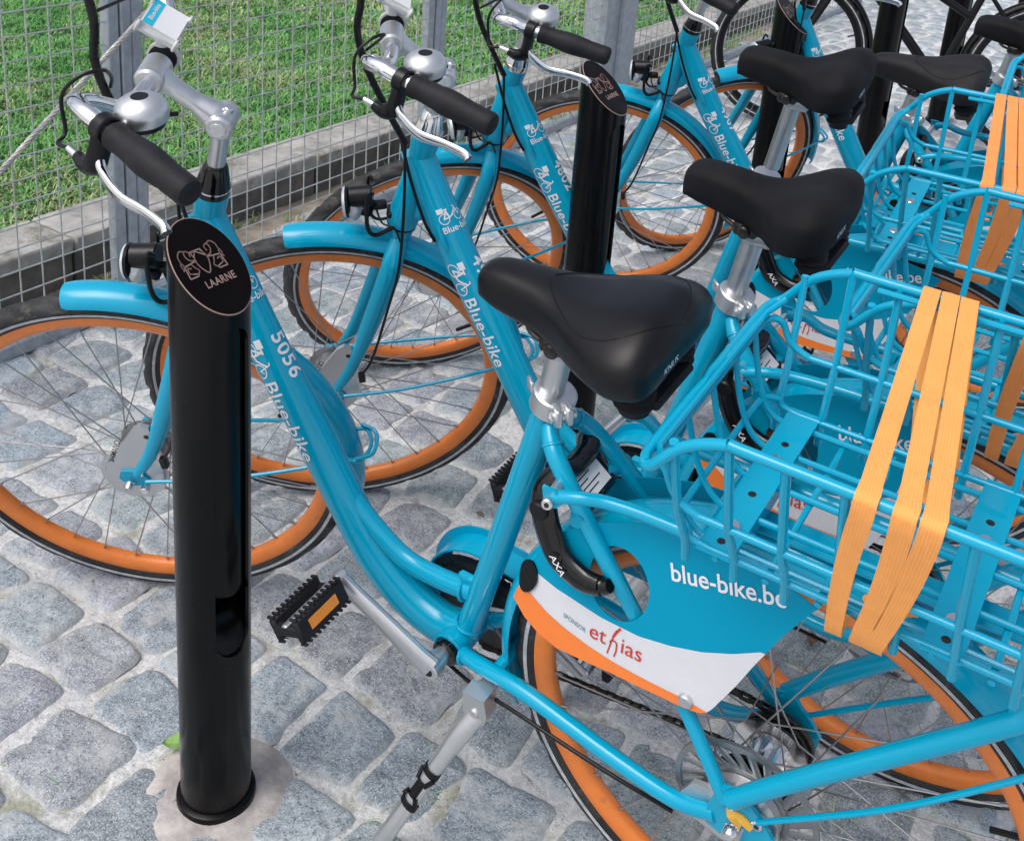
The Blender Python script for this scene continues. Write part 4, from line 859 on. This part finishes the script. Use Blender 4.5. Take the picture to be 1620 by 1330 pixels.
def make_bollard():
    root = empty('bollard'); Rr = .05; zc, sl_ = .852, .95; n = 72; T = .0045
    cut = lambda x: zc-x*sl_
    a0, a1, zb, zt = R(-40), R(24), .29, .785
    mb = MB(); NZ = 60; vs = []; keep = []
    zl = [0]+[.0+.80*i/NZ for i in range(1, NZ)]
    def inside(a, z):
        a = (a+math.pi) % (2*math.pi)-math.pi
        if not (a0 < a < a1): return False
        r = (a1-a0)/2*Rr; ac = (a0+a1)/2; da = (a-ac)*Rr
        if zb+r < z < zt-r: return True
        if z >= zt-r: return z < zt and math.hypot(da, z-(zt-r)) < r
        return z > zb and math.hypot(da, z-(zb+r)) < r
    cols = sorted(set([2*math.pi*k/n for k in range(n)]))
    # fine grid: 144 x 140, cells inside the slot left open, wall closed inwards
    NA, NH = 144, 300
    for rr in (Rr, Rr-T):
        for j in range(NH+1):
            for i in range(NA):
                a = 2*math.pi*i/NA; x = rr*math.cos(a); top = cut(x); t = j/NH
                z = .80*t*1.0 if j < NH else top
                z = top*t if False else (min(.80, cut(Rr))*t if j < NH else top)
                vs.append((rr*math.cos(a), rr*math.sin(a), z))
    fs = []; O = (NH+1)*NA; zmx = min(.80, cut(Rr))
    rs = (a1-a0)/2*Rr; am_ = (a0+a1)/2; hda, hdz = math.pi*Rr/NA, zmx/NH/2
    for q, p in enumerate(vs):
        a = (math.atan2(p[1], p[0])+math.pi) % (2*math.pi)-math.pi; da = (a-am_)*Rr; z = p[2]
        if abs(da) > rs+.004 or z < zb-.008 or z > zt+.008: continue
        cz = min(max(z, zb+rs), zt-rs); dist = math.hypot(da, z-cz)
        if dist > 1e-6 and abs(dist-rs) < .00175:
            k = rs/dist; da *= k; z = cz+(z-cz)*k; a = am_+da/Rr; r_ = math.hypot(p[0], p[1]); vs[q] = (r_*math.cos(a), r_*math.sin(a), z)
    op = {}
    for j in range(NH):
        zm = zmx*(j+.5)/NH
        for i in range(NA): op[(i, j)] = inside(2*math.pi*(i+.5)/NA, zm)
    for j in range(NH):
        for i in range(NA):
            k = (i+1) % NA
            if op[(i, j)]: continue
            fs.append((j*NA+i, j*NA+k, (j+1)*NA+k, (j+1)*NA+i)); fs.append((O+j*NA+i, O+(j+1)*NA+i, O+(j+1)*NA+k, O+j*NA+k))
            for (di, dj, e) in ((-1, 0, (j*NA+i, (j+1)*NA+i)), (1, 0, (j*NA+k, (j+1)*NA+k)), (0, -1, (j*NA+i, j*NA+k)), (0, 1, ((j+1)*NA+i, (j+1)*NA+k))):
                q = ((i+di) % NA, j+dj)
                if op.get(q): fs.append((e[0], e[1], O+e[1], O+e[0]))
    mb.add(vs, fs, 0, True)
    post = mb.build('post', 'post', root)
    # recessed channel: flat back plate inside, open at its foot
    mb = MB(); am = (a0+a1)/2; dn = V(math.cos(am), math.sin(am), 0); tn = V(-math.sin(am), math.cos(am), 0)
    vs = []
    for z in (.385, .79):
        for k in range(13): a = a0-.03+(a1-a0+.06)*k/12; vs.append(((Rr-.0072)*math.cos(a), (Rr-.0072)*math.sin(a), z))
    mb.add(vs, [(k, k+1, 14+k, 13+k) for k in range(12)], 0, True); o = dn*(Rr-.0125)
    pr = [(Rr-.0072, .386), (.020, .384), (.004, .40)]
    mb.add([dn*a+tn*(q*.026)+V(0, 0, z) for a, z in pr for q in (-1, 1)], [(0, 1, 3, 2), (2, 3, 5, 4)], 0, False)
    sc = crv([(.0462, 0, .288), (.0440, 0, .304), (.036, 0, .322), (.022, 0, .338), (.004, 0, .350)], 5); vs = [dn*p.x+tn*(math.sin(q)*.030)+dn*(-.010*(1-math.cos(q)))*(p.x/.046)+V(0, 0, p.z+.006*(1-math.cos(q))) for p in sc for q in np.linspace(-1.1, 1.1, 13)]
    mb.add(vs, [(a*13+b, a*13+b+1, (a+1)*13+b+1, (a+1)*13+b) for a in range(len(sc)-1) for b in range(12)], 0, True)
    mb.build('lock_slot', 'post', root)
    # slanted cap
    mb = MB(); tn_ = V(sl_, 0, 1).normalized(); ux = V(0, 1, 0); uy = V(-1, 0, sl_).normalized(); C0 = V(0, 0, zc); el = math.hypot(1, sl_)
    vs = []; N = 64
    for h, k in ((-.004, 1.002), (.0015, 1.006), (.0025, .985)):
        for i in range(N): a = 2*math.pi*i/N; vs.append(C0+ux*(Rr*k*math.sin(a))+uy*(Rr*k*el*math.cos(a))+tn_*h)
    mb.add(vs, [(r*N+i, r*N+(i+1) % N, (r+1)*N+(i+1) % N, (r+1)*N+i) for r in range(2) for i in range(N)]+[[2*N+i for i in range(N)]], 0, False, [1 if r == 0 else 2 for r in range(2) for i in range(N)]+[0])
    cap = mb.build('cap', ['capm', 'post', 'engrave'], root)
    mb = MB(); e = emblem(); put(mb, e, lambda x, y: C0+ux*(x*.030-.006)+uy*(y*.032+.009)+tn_*.0031); mb.build('emblem', 'engrave', cap)
    mb = MB(); t = text2d('LAARNE', .0118, .02, 1.10); w = max(v[0] for v in t[0]); put(mb, t, lambda x, y: C0+ux*(x-w/2+.002)+uy*(y*1.2-.026)+tn_*.0031); mb.build('lettering', 'engrave', cap)
    mb = MB(); lathe(mb, (0, 0, -.002), (0, 0, 1), [(0, .0565), (.012, .0572), (.018, .0560), (.021, .0505)], 48); mb.build('base_collar', 'post', root)
    return root
b0 = make_bollard()
BL = [((-.276, -.254), (0, 0), 'black bollard nearest the camera, standing before the first bicycle with an engraved slanted cap'),
      ((-.336, .878), (.012, .0), 'black bollard right behind the third bicycle\'s grip, its slanted engraved cap half covered'),
      ((-.344, 2.006), (0, 0), 'black bollard at the top edge, beside the head tube of the farthest blue bicycle'),
      ((-.330, 3.10), (0, 0), 'black bollard rising behind the fourth saddle, next to a silver brake lever'),
      ((-.345, 4.42), (0, 0), 'black bollard beyond the black bicycle\'s saddle, with a chain lock at its foot'),
      ((-.20, 5.45), (0, 0), 'farthest thin-looking black bollard at the upper right corner')]
for i, ((x, y), (rx, ry), lab) in enumerate(BL):
    o = b0 if i == 0 else copy_tree(b0); o.location = (x, y, 0); o.rotation_euler = (rx, ry, 0); tag(o, lab, 'bollard', 'black bollards in a row')

# ------------------------------------------------------------------ fence
fx = -1.60; fe = empty('fence', (fx, 2, 0)); tag(fe, 'galvanised wire mesh fence on grey steel posts beside the lawn', 'fence')
def F(*p): return V(p[0]-fx, p[1]-2, p[2])
posts_y = [-.68, .675, 1.99, 3.34, 4.66, 5.98, 7.3]
for k in range(len(posts_y)-1):
    y0, y1 = posts_y[k]+.035, posts_y[k+1]-.035; mb = MB()
    ys = np.arange(y0+.03, y1-.01, .0605); zs = np.arange(.05, 1.60, .0575)
    for y in ys: j = random.uniform(-.002, .002); tube(mb, [F(fx, y+j, .03), F(fx+random.uniform(-.004, .004), y-j, .8), F(fx, y+j, 1.60)], .0022, 5, caps=False)
    for z in zs: tube(mb, [F(fx+.004, y0, z), F(fx+.004+random.uniform(-.004, .004), (y0+y1)/2, z+random.uniform(-.003, .003)), F(fx+.004, y1, z)], .0022, 5, caps=False)
    mb.build('wire_mesh', 'wire', fe)
    mb = MB()
    for y in (y0, y1): box(mb, F(fx, y, .82), (.034, .032, 1.62), bev=.003)
    box(mb, F(fx, (y0+y1)/2, .022), (.034, y1-y0, .036), bev=.003); box(mb, F(fx, (y0+y1)/2, 1.62), (.034, y1-y0, .036), bev=.003)
    mb.build('panel_frame', 'galv', fe)
for k, y in enumerate(posts_y):
    mb = MB(); w = .16 if k == 3 else .030
    if k == 3: box(mb, F(fx-.02, y+.03, .85), (.11, .30, 1.7), bev=.004); box(mb, F(fx+.045, y+.05, .85), (.02, .10, 1.7), bev=.002)
    else: box(mb, F(fx-.004, y, .85), (.05, w, 1.7), bev=.003)
    mb.build('post', 'galv', fe)
# wire rope stay
a, b = V(-1.53, -.62, -.02), V(-1.50, 1.9, 1.71)
a, b = V(-1.50, .257, .526), V(-1.50, .699, .851); d = (b-a); p0, p1 = a-d*1.35, b+d*1.9
mb = MB(); n = 520; L = (p1-p0).length; dn_, u_, w_ = fr(p1-p0)
for s in range(5):
    pts = [p0.lerp(p1, i/n)+u_*(.0040*math.cos(2*math.pi*(s/5+i/n*L/.075)))+w_*(.0040*math.sin(2*math.pi*(s/5+i/n*L/.075))) for i in range(n+1)]
    tube(mb, pts, .0029, 5)
o = mb.build('steel_cable', 'rope'); tag(o, 'twisted pale steel cable slanting up across the wire fence', 'cable')

# ------------------------------------------------------------------ ground
def grid_noise(x, y, sc, seed=0):
    """cheap smooth value noise"""
    r = np.random.default_rng(seed); tb = r.random((128, 128)); u = x*sc+37.3; v = y*sc+11.7; i = np.floor(u).astype(int); j = np.floor(v).astype(int); fu = u-i; fv = v-j
    fu = fu*fu*(3-2*fu); fv = fv*fv*(3-2*fv); g = lambda a, b: tb[a % 128, b % 128]
    return (g(i, j)*(1-fu)+g(i+1, j)*fu)*(1-fv)+(g(i, j+1)*(1-fu)+g(i+1, j+1)*fu)*fv
def fbm(x, y, sc, o=4, seed=0): return sum(grid_noise(x, y, sc*2**k, seed+k)*.5**k for k in range(o))/sum(.5**k for k in range(o))
def np_mesh(name, v, f, mats, smooth=True, col=None):
    me = bpy.data.meshes.new(name); me.vertices.add(len(v)); me.vertices.foreach_set('co', np.asarray(v, np.float32).ravel()); k = f.shape[1]
    me.loops.add(f.size); me.loops.foreach_set('vertex_index', f.ravel().astype(np.int32)); me.polygons.add(len(f)); me.polygons.foreach_set('loop_start', np.arange(0, f.size, k, dtype=np.int32)); me.polygons.foreach_set('loop_total', np.full(len(f), k, np.int32))
    me.update(calc_edges=True); me.polygons.foreach_set('use_smooth', np.full(len(f), smooth))
    if col is not None: a = me.color_attributes.new('tint', 'FLOAT_COLOR', 'POINT'); a.data.foreach_set('color', np.asarray(col, np.float32).ravel())
    for m in mats: me.materials.append(m)
    me.validate(); o = bpy.data.objects.new(name, me); SC.collection.objects.link(o); return o
def stone_mat():
    m = bpy.data.materials.new('cobble_stone'); m.use_nodes = True; t = m.node_tree; b = t.nodes['Principled BSDF']; L = t.links.new
    tc = t.nodes.new('ShaderNodeTexCoord'); at = t.nodes.new('ShaderNodeAttribute'); at.attribute_name = 'tint'
    def nz(s, d=6, r=.7):
        n = t.nodes.new('ShaderNodeTexNoise'); n.inputs['Scale'].default_value = s; n.inputs['Detail'].default_value = d; n.inputs['Roughness'].default_value = r; L(tc.outputs['Object'], n.inputs['Vector']); return n
    def ramp(n, a, b_, ca, cb):
        r = t.nodes.new('ShaderNodeValToRGB'); e = r.color_ramp.elements; e[0].position = a; e[1].position = b_; e[0].color = (*ca, 1); e[1].color = (*cb, 1); L(n.outputs['Fac'], r.inputs[0]); return r
    def mix(fac, a, c, bt='MIX', f=1):
        x = t.nodes.new('ShaderNodeMix'); x.data_type = 'RGBA'; x.blend_type = bt
        if fac is None: x.inputs[0].default_value = f
        else: L(fac, x.inputs[0])
        L(a, x.inputs[6])
        if isinstance(c, tuple): x.inputs[7].default_value = (*c, 1)
        else: L(c, x.inputs[7])
        return x.outputs[2]
    base_ = ramp(nz(38, 8, .72), .36, .66, (.215, .262, .295), (.42, .485, .525)).outputs[0]
    c = mix(None, base_, at.outputs['Color'], 'MULTIPLY')
    mid = ramp(nz(150, 6, .75), .38, .62, (.66, .67, .68), (1.22, 1.22, 1.22)).outputs[0]; c = mix(None, c, mid, 'MULTIPLY'); sp = ramp(nz(360, 3, .6), .55, .62, (0, 0, 0), (1, 1, 1)).outputs[0]; c = mix(sp, c, (.60, .62, .63))
    dk = ramp(nz(260, 3, .6), .34, .42, (1, 1, 1), (0, 0, 0)).outputs[0]; c = mix(dk, c, (.085, .10, .11))
    dirt = ramp(nz(11, 10, .8), .50, .60, (0, 0, 0), (1, 1, 1)).outputs[0]
    gm = t.nodes.new('ShaderNodeMath'); gm.operation = 'MULTIPLY_ADD'; L(at.outputs['Alpha'], gm.inputs[0]); gm.inputs[1].default_value = 1.0; gm.inputs[2].default_value = 0
    g2 = t.nodes.new('ShaderNodeMath'); g2.operation = 'MULTIPLY'; g2.use_clamp = True; L(dirt, g2.inputs[0]); g2.inputs[1].default_value = .62
    g3 = t.nodes.new('ShaderNodeMath'); g3.operation = 'ADD'; g3.use_clamp = True; L(g2.outputs[0], g3.inputs[0]); L(gm.outputs[0], g3.inputs[1])
    c = mix(g3.outputs[0], c, (.56, .57, .565)); L(c, b.inputs['Base Color']); b.inputs['Roughness'].default_value = .72
    bm = t.nodes.new('ShaderNodeBump'); bm.inputs['Strength'].default_value = .8; bm.inputs['Distance'].default_value = .005; L(nz(90, 10, .75).outputs['Fac'], bm.inputs['Height']); L(bm.outputs[0], b.inputs['Normal'])
    return m
def sand_mat():
    m = bpy.data.materials.new('joint_sand'); m.use_nodes = True; t = m.node_tree; b = t.nodes['Principled BSDF']; L = t.links.new; tc = t.nodes.new('ShaderNodeTexCoord')
    def nz(s, d=6, r=.7):
        n = t.nodes.new('ShaderNodeTexNoise'); n.inputs['Scale'].default_value = s; n.inputs['Detail'].default_value = d; n.inputs['Roughness'].default_value = r; L(tc.outputs['Object'], n.inputs['Vector']); return n
    def ramp(n, a, b_, ca, cb):
        r = t.nodes.new('ShaderNodeValToRGB'); e = r.color_ramp.elements; e[0].position = a; e[1].position = b_; e[0].color = (*ca, 1); e[1].color = (*cb, 1); L(n.outputs['Fac'], r.inputs[0]); return r.outputs[0]
    def mix(fac, a, c):
        x = t.nodes.new('ShaderNodeMix'); x.data_type = 'RGBA'; L(fac, x.inputs[0]); L(a, x.inputs[6]); x.inputs[7].default_value = (*c, 1); return x.outputs[2]
    c = ramp(nz(85, 9, .8), .36, .60, (.47, .475, .47), (.82, .83, .83))
    c = mix(ramp(nz(5.5, 8, .7), .52, .63, (0, 0, 0), (.72, .72, .72)), c, (.26, .265, .15))
    c = mix(ramp(nz(14, 9, .85), .56, .64, (0, 0, 0), (.85, .85, .85)), c, (.23, .19, .15))
    c = mix(ramp(nz(260, 2, .5), .66, .70, (0, 0, 0), (.85, .85, .85)), c, (.12, .10, .085))
    L(c, b.inputs['Base Color']); b.inputs['Roughness'].default_value = .9
    bm = t.nodes.new('ShaderNodeBump'); bm.inputs['Strength'].default_value = .8; bm.inputs['Distance'].default_value = .006; L(nz(110, 8, .75).outputs['Fac'], bm.inputs['Height']); L(bm.outputs[0], b.inputs['Normal'])
    return m
STONE, SAND = stone_mat(), sand_mat()
# far base sheet reaching the horizon, and a fine displaced sheet of sand near the camera
mb = MB(); mb.add([(-120, -120, -.016), (120, -120, -.016), (120, 120, -.016), (-120, 120, -.016)], [(0, 1, 2, 3)], 0, False); g = mb.build('ground', SAND); tag(g, kind='structure')
def sheet(name, x0, x1, y0, y1, st, amp, z0=0):
    xs = np.arange(x0, x1+st/2, st); ys = np.arange(y0, y1+st/2, st); X, Y = np.meshgrid(xs, ys); Z = z0+amp*(fbm(X, Y, 9, 5, 3)-.5)*2
    v = np.stack([X, Y, Z], -1).reshape(-1, 3); nx, ny = len(xs), len(ys); i = np.arange(nx*ny).reshape(ny, nx); f = np.stack([i[:-1, :-1], i[:-1, 1:], i[1:, 1:], i[1:, :-1]], -1).reshape(-1, 4)
    o = np_mesh(name, v, f, [SAND]); tag(o, kind='structure'); return o
sheet('pavement_joints', -1.9, 1.5, -1.3, 3.2, .0100, .012, -.002)
sheet('far_pavement_joints', -6, 8, 3.2, 16, .05, .007, -.003)
def in_view_near(cx, cy): return -1.72 < cx < 1.45 and -1.25 < cy < 3.2
def cobbles():
    Vn, Fn, Cn = [], [], []; off = 0; r = np.random.default_rng(11)
    bx = [(p[0], p[1]) for p, _, _ in BL]
    y = -1.3; row = 0
    rowsl = []
    while y < 16:
        h = r.uniform(.125, .162) if y < 3.3 else r.uniform(.12, .15); rowsl.append((y, h)); y += h+r.uniform(.004, .013)
    for (y, h) in rowsl:
        x = -1.77+r.uniform(0, .1) if y < 6.3 else -6+r.uniform(0, .1)
        xmax = 1.5 if y < 3.2 else 6
        while x < xmax:
            w = r.uniform(.115, .172); g_ = r.uniform(.004, .015); cx = x+w/2; cy = y+h/2+.012*math.sin(cx*2.1)+(.02*math.sin(cx*5+y*3)); x += w+g_
            if any(math.hypot(cx-a, cy-b) < .110 for a, b in bx[:3]): continue
            near = in_view_near(cx, cy) and cy < 2.2; K = 25 if near and cy < 1.2 else (11 if cy < 3.2 else 6)
            s = np.linspace(-1, 1, K); U, Vv = np.meshgrid(s, s)
            # squircle map to a rounded stone with wobbly outline
            rr_ = np.maximum(np.abs(U), np.abs(Vv)); th = np.arctan2(Vv, U); sq = 1/np.maximum(np.abs(np.cos(th)), np.abs(np.sin(th))); pw = r.uniform(4.5, 9)
            se = (np.abs(np.cos(th))**pw+np.abs(np.sin(th))**pw)**(-1/pw)
            ph = r.uniform(0, 6.28, 6); wob = 1+sum(r.uniform(.006, .030)/(.6+.4*k)*np.cos((k+2)*th+ph[k]) for k in range(6))
            wob = wob*(1+.09*(fbm(np.cos(th)*2.2+cx*31, np.sin(th)*2.2+cy*29, 1.6, 4, 70)-.5)) if K > 8 else wob; rad = rr_*se*wob; a = rad*np.cos(th); b_ = rad*np.sin(th)
            sk1, sk2, ro = r.uniform(-.12, .12), r.uniform(-.12, .12), r.uniform(-.10, .10)
            px_ = a*w/2*(1+sk1*b_); py_ = b_*h/2*(1+sk2*a); X = cx+px_*math.cos(ro)-py_*math.sin(ro); Y = cy+px_*math.sin(ro)+py_*math.cos(ro)
            tx, ty, zo = r.uniform(-.025, .025), r.uniform(-.025, .025), r.uniform(-.002, .005)
            Z = .007+zo-.015*rr_**14-.001*rr_**2+px_*tx+py_*ty+.012*(fbm(X*1.0, Y, 16, 4, 50)-.5)+(.006*(fbm(X, Y, 60, 3, 60)-.5) if K > 12 else 0)
            Vn.append(np.stack([X, Y, Z], -1).reshape(-1, 3)); i = np.arange(K*K).reshape(K, K)+off; Fn.append(np.stack([i[:-1, :-1], i[:-1, 1:], i[1:, 1:], i[1:, :-1]], -1).reshape(-1, 4)); off += K*K
            q = r.uniform(.78, 1.18); tone = [(1, 1, 1), (.97, 1.0, 1.04), (1.07, .98, .98), (1.0, 1.03, .98), (1.04, .95, .99)][r.integers(5)]
            al = np.clip((rr_-.86)/.14, 0, 1)**1.5*.7
            Cn.append(np.stack([np.full(K*K, tone[0]*q), np.full(K*K, tone[1]*q), np.full(K*K, tone[2]*q), al.ravel()], -1))
    o = np_mesh('cobblestones', np.concatenate(Vn), np.concatenate(Fn), [STONE], True, np.concatenate(Cn)); tag(o, kind='structure'); return o
cobbles()
# mortar rings round the first bollards
MT['mortar'] = mat('pinkish_mortar', (.45, .42, .40), .9, noise=.25, nscale=30, bump=.7, bscale=120, wear=((.26, .20, .17), 14, .55, .2))
mb = MB()
for (x, y), _, _ in BL[:3]:
    n, pr = 40, [(.045, .006), (.070, .011), (.088, .010), (.102, .006), (.114, -.006)]; vs = []
    for rad, z in pr:
        for i in range(n): a = 2*math.pi*i/n; k = 1+.035*math.sin(3*a+x*9)+.02*math.sin(7*a) if rad > .08 else 1; vs.append((x+rad*k*math.cos(a), y+rad*k*math.sin(a), z+.0015*math.sin(5*a+rad*60)))
    mb.add(vs, [(r*n+i, r*n+(i+1) % n, (r+1)*n+(i+1) % n, (r+1)*n+i) for r in range(len(pr)-1) for i in range(n)])
tag(mb.build('mortar_footing', 'mortar'), kind='structure')
# dirt strip, kerb wall and lawn
MT['dirt'] = mat('sandy_dirt', (.16, .13, .10), .95, noise=.4, nscale=9, bump=.9, bscale=60, col2=(.40, .35, .28), wear=((.10, .12, .05), 6, .56, .12))
MT['kerbtop'] = mat('concrete_coping', (.36, .35, .33), .85, noise=.22, nscale=12, bump=.5, bscale=80, wear=((.17, .165, .13), 9, .50, .14))
MT['kerbface'] = mat('dark_brick_face', (.13, .118, .108), .85, noise=.35, nscale=10, bump=.6, bscale=90, wear=((.20, .18, .16), 25, .60, .15))
def patch(name, x0, x1, y0, y1, st, amp, z0, m, seed=5):
    xs = np.arange(x0, x1+st/2, st); ys = np.arange(y0, y1+st/2, st); X, Y = np.meshgrid(xs, ys); Z = z0+amp*(fbm(X, Y, 5, 5, seed)-.5)*2
    v = np.stack([X, Y, Z], -1).reshape(-1, 3); nx, ny = len(xs), len(ys); i = np.arange(nx*ny).reshape(ny, nx); f = np.stack([i[:-1, :-1], i[:-1, 1:], i[1:, 1:], i[1:, :-1]], -1).reshape(-1, 4)
    o = np_mesh(name, v, f, [MT[m]]); tag(o, kind='structure'); return o
patch('dirt_strip', -1.83, -1.615, -1.3, 6.4, .02, .010, .006, 'dirt')
mb = MB(); y = -1.3; 
while y < 6.4:
    l = .98+random.uniform(-.01, .01); box(mb, (-1.905, y+l/2, .128+random.uniform(-.002, .002)), (.200, l-.006, .045), 0, bev=.006); y += l
y = -1.3
while y < 6.4:
    l = .98; box(mb, (-1.905, y+l/2, .045), (.176+random.uniform(-.002, .002), l-.008, .115), 1, bev=.004); y += l
box(mb, (-1.91, 2.55, .04), (.15, 7.7, .13), 0)
tag(mb.build('kerb', ['kerbtop', 'kerbface']), kind='structure')
MT['soil'] = mat('lawn_soil', (.035, .055, .018), .95, noise=.4, nscale=8, bump=.8, bscale=50, col2=(.10, .10, .04))
patch('lawn', -7.5, -2.0, -1.4, 10.5, .06, .02, .115, 'soil', 9)
def grass_mat():
    m = bpy.data.materials.new('grass'); m.use_nodes = True; t = m.node_tree; b = t.nodes['Principled BSDF']; a = t.nodes.new('ShaderNodeAttribute'); a.attribute_name = 'tint'
    t.links.new(a.outputs['Color'], b.inputs['Base Color']); b.inputs['Roughness'].default_value = .5; b.inputs['Specular IOR Level'].default_value = .3; b.inputs['Transmission Weight'].default_value = 0; return m
GM = grass_mat()
def grass(name, N, x0, x1, y0, y1, z0, hmin, hmax, wmin, wmax, dens=None, seed=1, pale=.3, flat=.75):
    r = np.random.default_rng(seed); x = r.uniform(x0, x1, N*2); y = r.uniform(y0, y1, N*2)
    if dens is not None: k = r.random(N*2) < dens(x, y); x, y = x[k], y[k]
    x, y = x[:N], y[:N]; N = len(x); cl = fbm(x, y, 3.2, 4, 21); cl2 = fbm(x, y, 9, 3, 31)
    h = r.uniform(hmin, hmax, N)*(.6+.9*cl2); w = r.uniform(wmin, wmax, N); az = r.uniform(0, 2*np.pi, N)+3*cl; ln = r.uniform(.3, 1.15, N)*flat*1.3
    dx, dy = np.cos(az), np.sin(az); sx, sy = -dy, dx; Z = z0+.01*(cl-.5)
    def P(t, wf, hz): return np.stack([x+dx*h*ln*t+sx*w*wf, y+dy*h*ln*t+sy*w*wf, Z+h*hz], -1)
    v = np.stack([P(0, -.5, 0), P(0, .5, 0), P(.35, .5, .55), P(.35, -.5, .55), P(.9, .35, .82), P(.9, -.35, .82), P(1.35, .05, .75), P(1.35, -.05, .75)], 1).reshape(-1, 3)
    b = (np.arange(N)*8)[:, None]; f = np.concatenate([b+np.array([[0, 1, 2, 3]]), b+np.array([[3, 2, 4, 5]]), b+np.array([[5, 4, 6, 7]])])
    g1, g2, g3 = np.array([.06, .23, .05]), np.array([.20, .48, .14]), np.array([.46, .46, .24])
    t = np.clip(cl2*1.3-.2+r.normal(0, .16, N), 0, 1)[:, None]; dry = ((r.random(N) < pale*np.clip((cl-.38)*4.2, .12, 1.6)))[:, None]*r.uniform(.4, 1, (N, 1)); c = (g1*(1-t)+g2*t)*(1-dry)+g3*dry; c *= r.uniform(.75, 1.2, (N, 1))
    col = np.concatenate([c, np.ones((N, 1))], 1); col = np.repeat(col, 8, 0)
    o = np_mesh(name, v, f, [GM], True, col); tag(o, kind='stuff'); return o
o = grass('lawn_grass', 190000, -4.6, -2.0, -.2, 5.2, .112, .016, .044, .0026, .0056, seed=2, pale=.42); tag(o, 'short lawn grass with dry yellow patches behind the fence', 'grass')
o = grass('far_lawn_grass', 60000, -7.2, -1.99, 3.0, 10, .112, .025, .06, .006, .012, seed=3, pale=.55); tag(o, 'lawn grass farther off behind the wide grey fence post', 'grass')
o = grass('strip_weeds', 2600, -1.80, -1.62, -.3, 6, .008, .012, .035, .002, .004, dens=lambda x, y: (fbm(x, y, 4, 3, 77) > .56)*.9, seed=5, pale=.9); tag(o, 'sparse weeds along the dirt strip under the fence', 'weeds')
def joint_d(x, y): return (fbm(x, y, 3.5, 3, 88) > .60)*.6
o = grass('joint_debris', 5200, -1.5, 1.2, -.7, 3, .004, .004, .012, .0012, .0025, dens=joint_d, seed=6, pale=3, flat=2.2); tag(o, 'dry grass bits and moss lying in the paving joints', 'debris')
# loose bits
def leaf(x, y, s, m, rz, label, group=None):
    mb = MB(); n = 8; vs = []
    for i in range(n+1):
        t = i/n; w = s*.32*math.sin(math.pi*min(1, t*1.02))**.8*(1-.3*t)
        for k in (-1, 0, 1): vs.append((s*(t-.5), k*w, .012+.10*s*abs(k)+.12*s*math.sin(t*3)))
    mb.add(vs, [(i*3+k, i*3+k+1, (i+1)*3+k+1, (i+1)*3+k) for i in range(n) for k in (0, 1)]); o = mb.build('leaf', m); o.location = (x, y, 0); o.rotation_euler = (0, 0, rz); tag(o, label, 'leaf', group)
leaf(-.375, -.235, .055, 'leafg', .5, 'bright green leaf beside the foot of the nearest bollard')
leaf(.335, .60, .035, 'leafb', 1.9, 'small curled brown leaf seen through the nearest rear wheel')
leaf(-.255, .93, .045, 'leafb', .4, 'brown leaf at the foot of the second bollard')
leaf(-.34, .52, .018, 'leafb', .2, 'tiny dark brown leaf on the cobbles under the second front wheel')
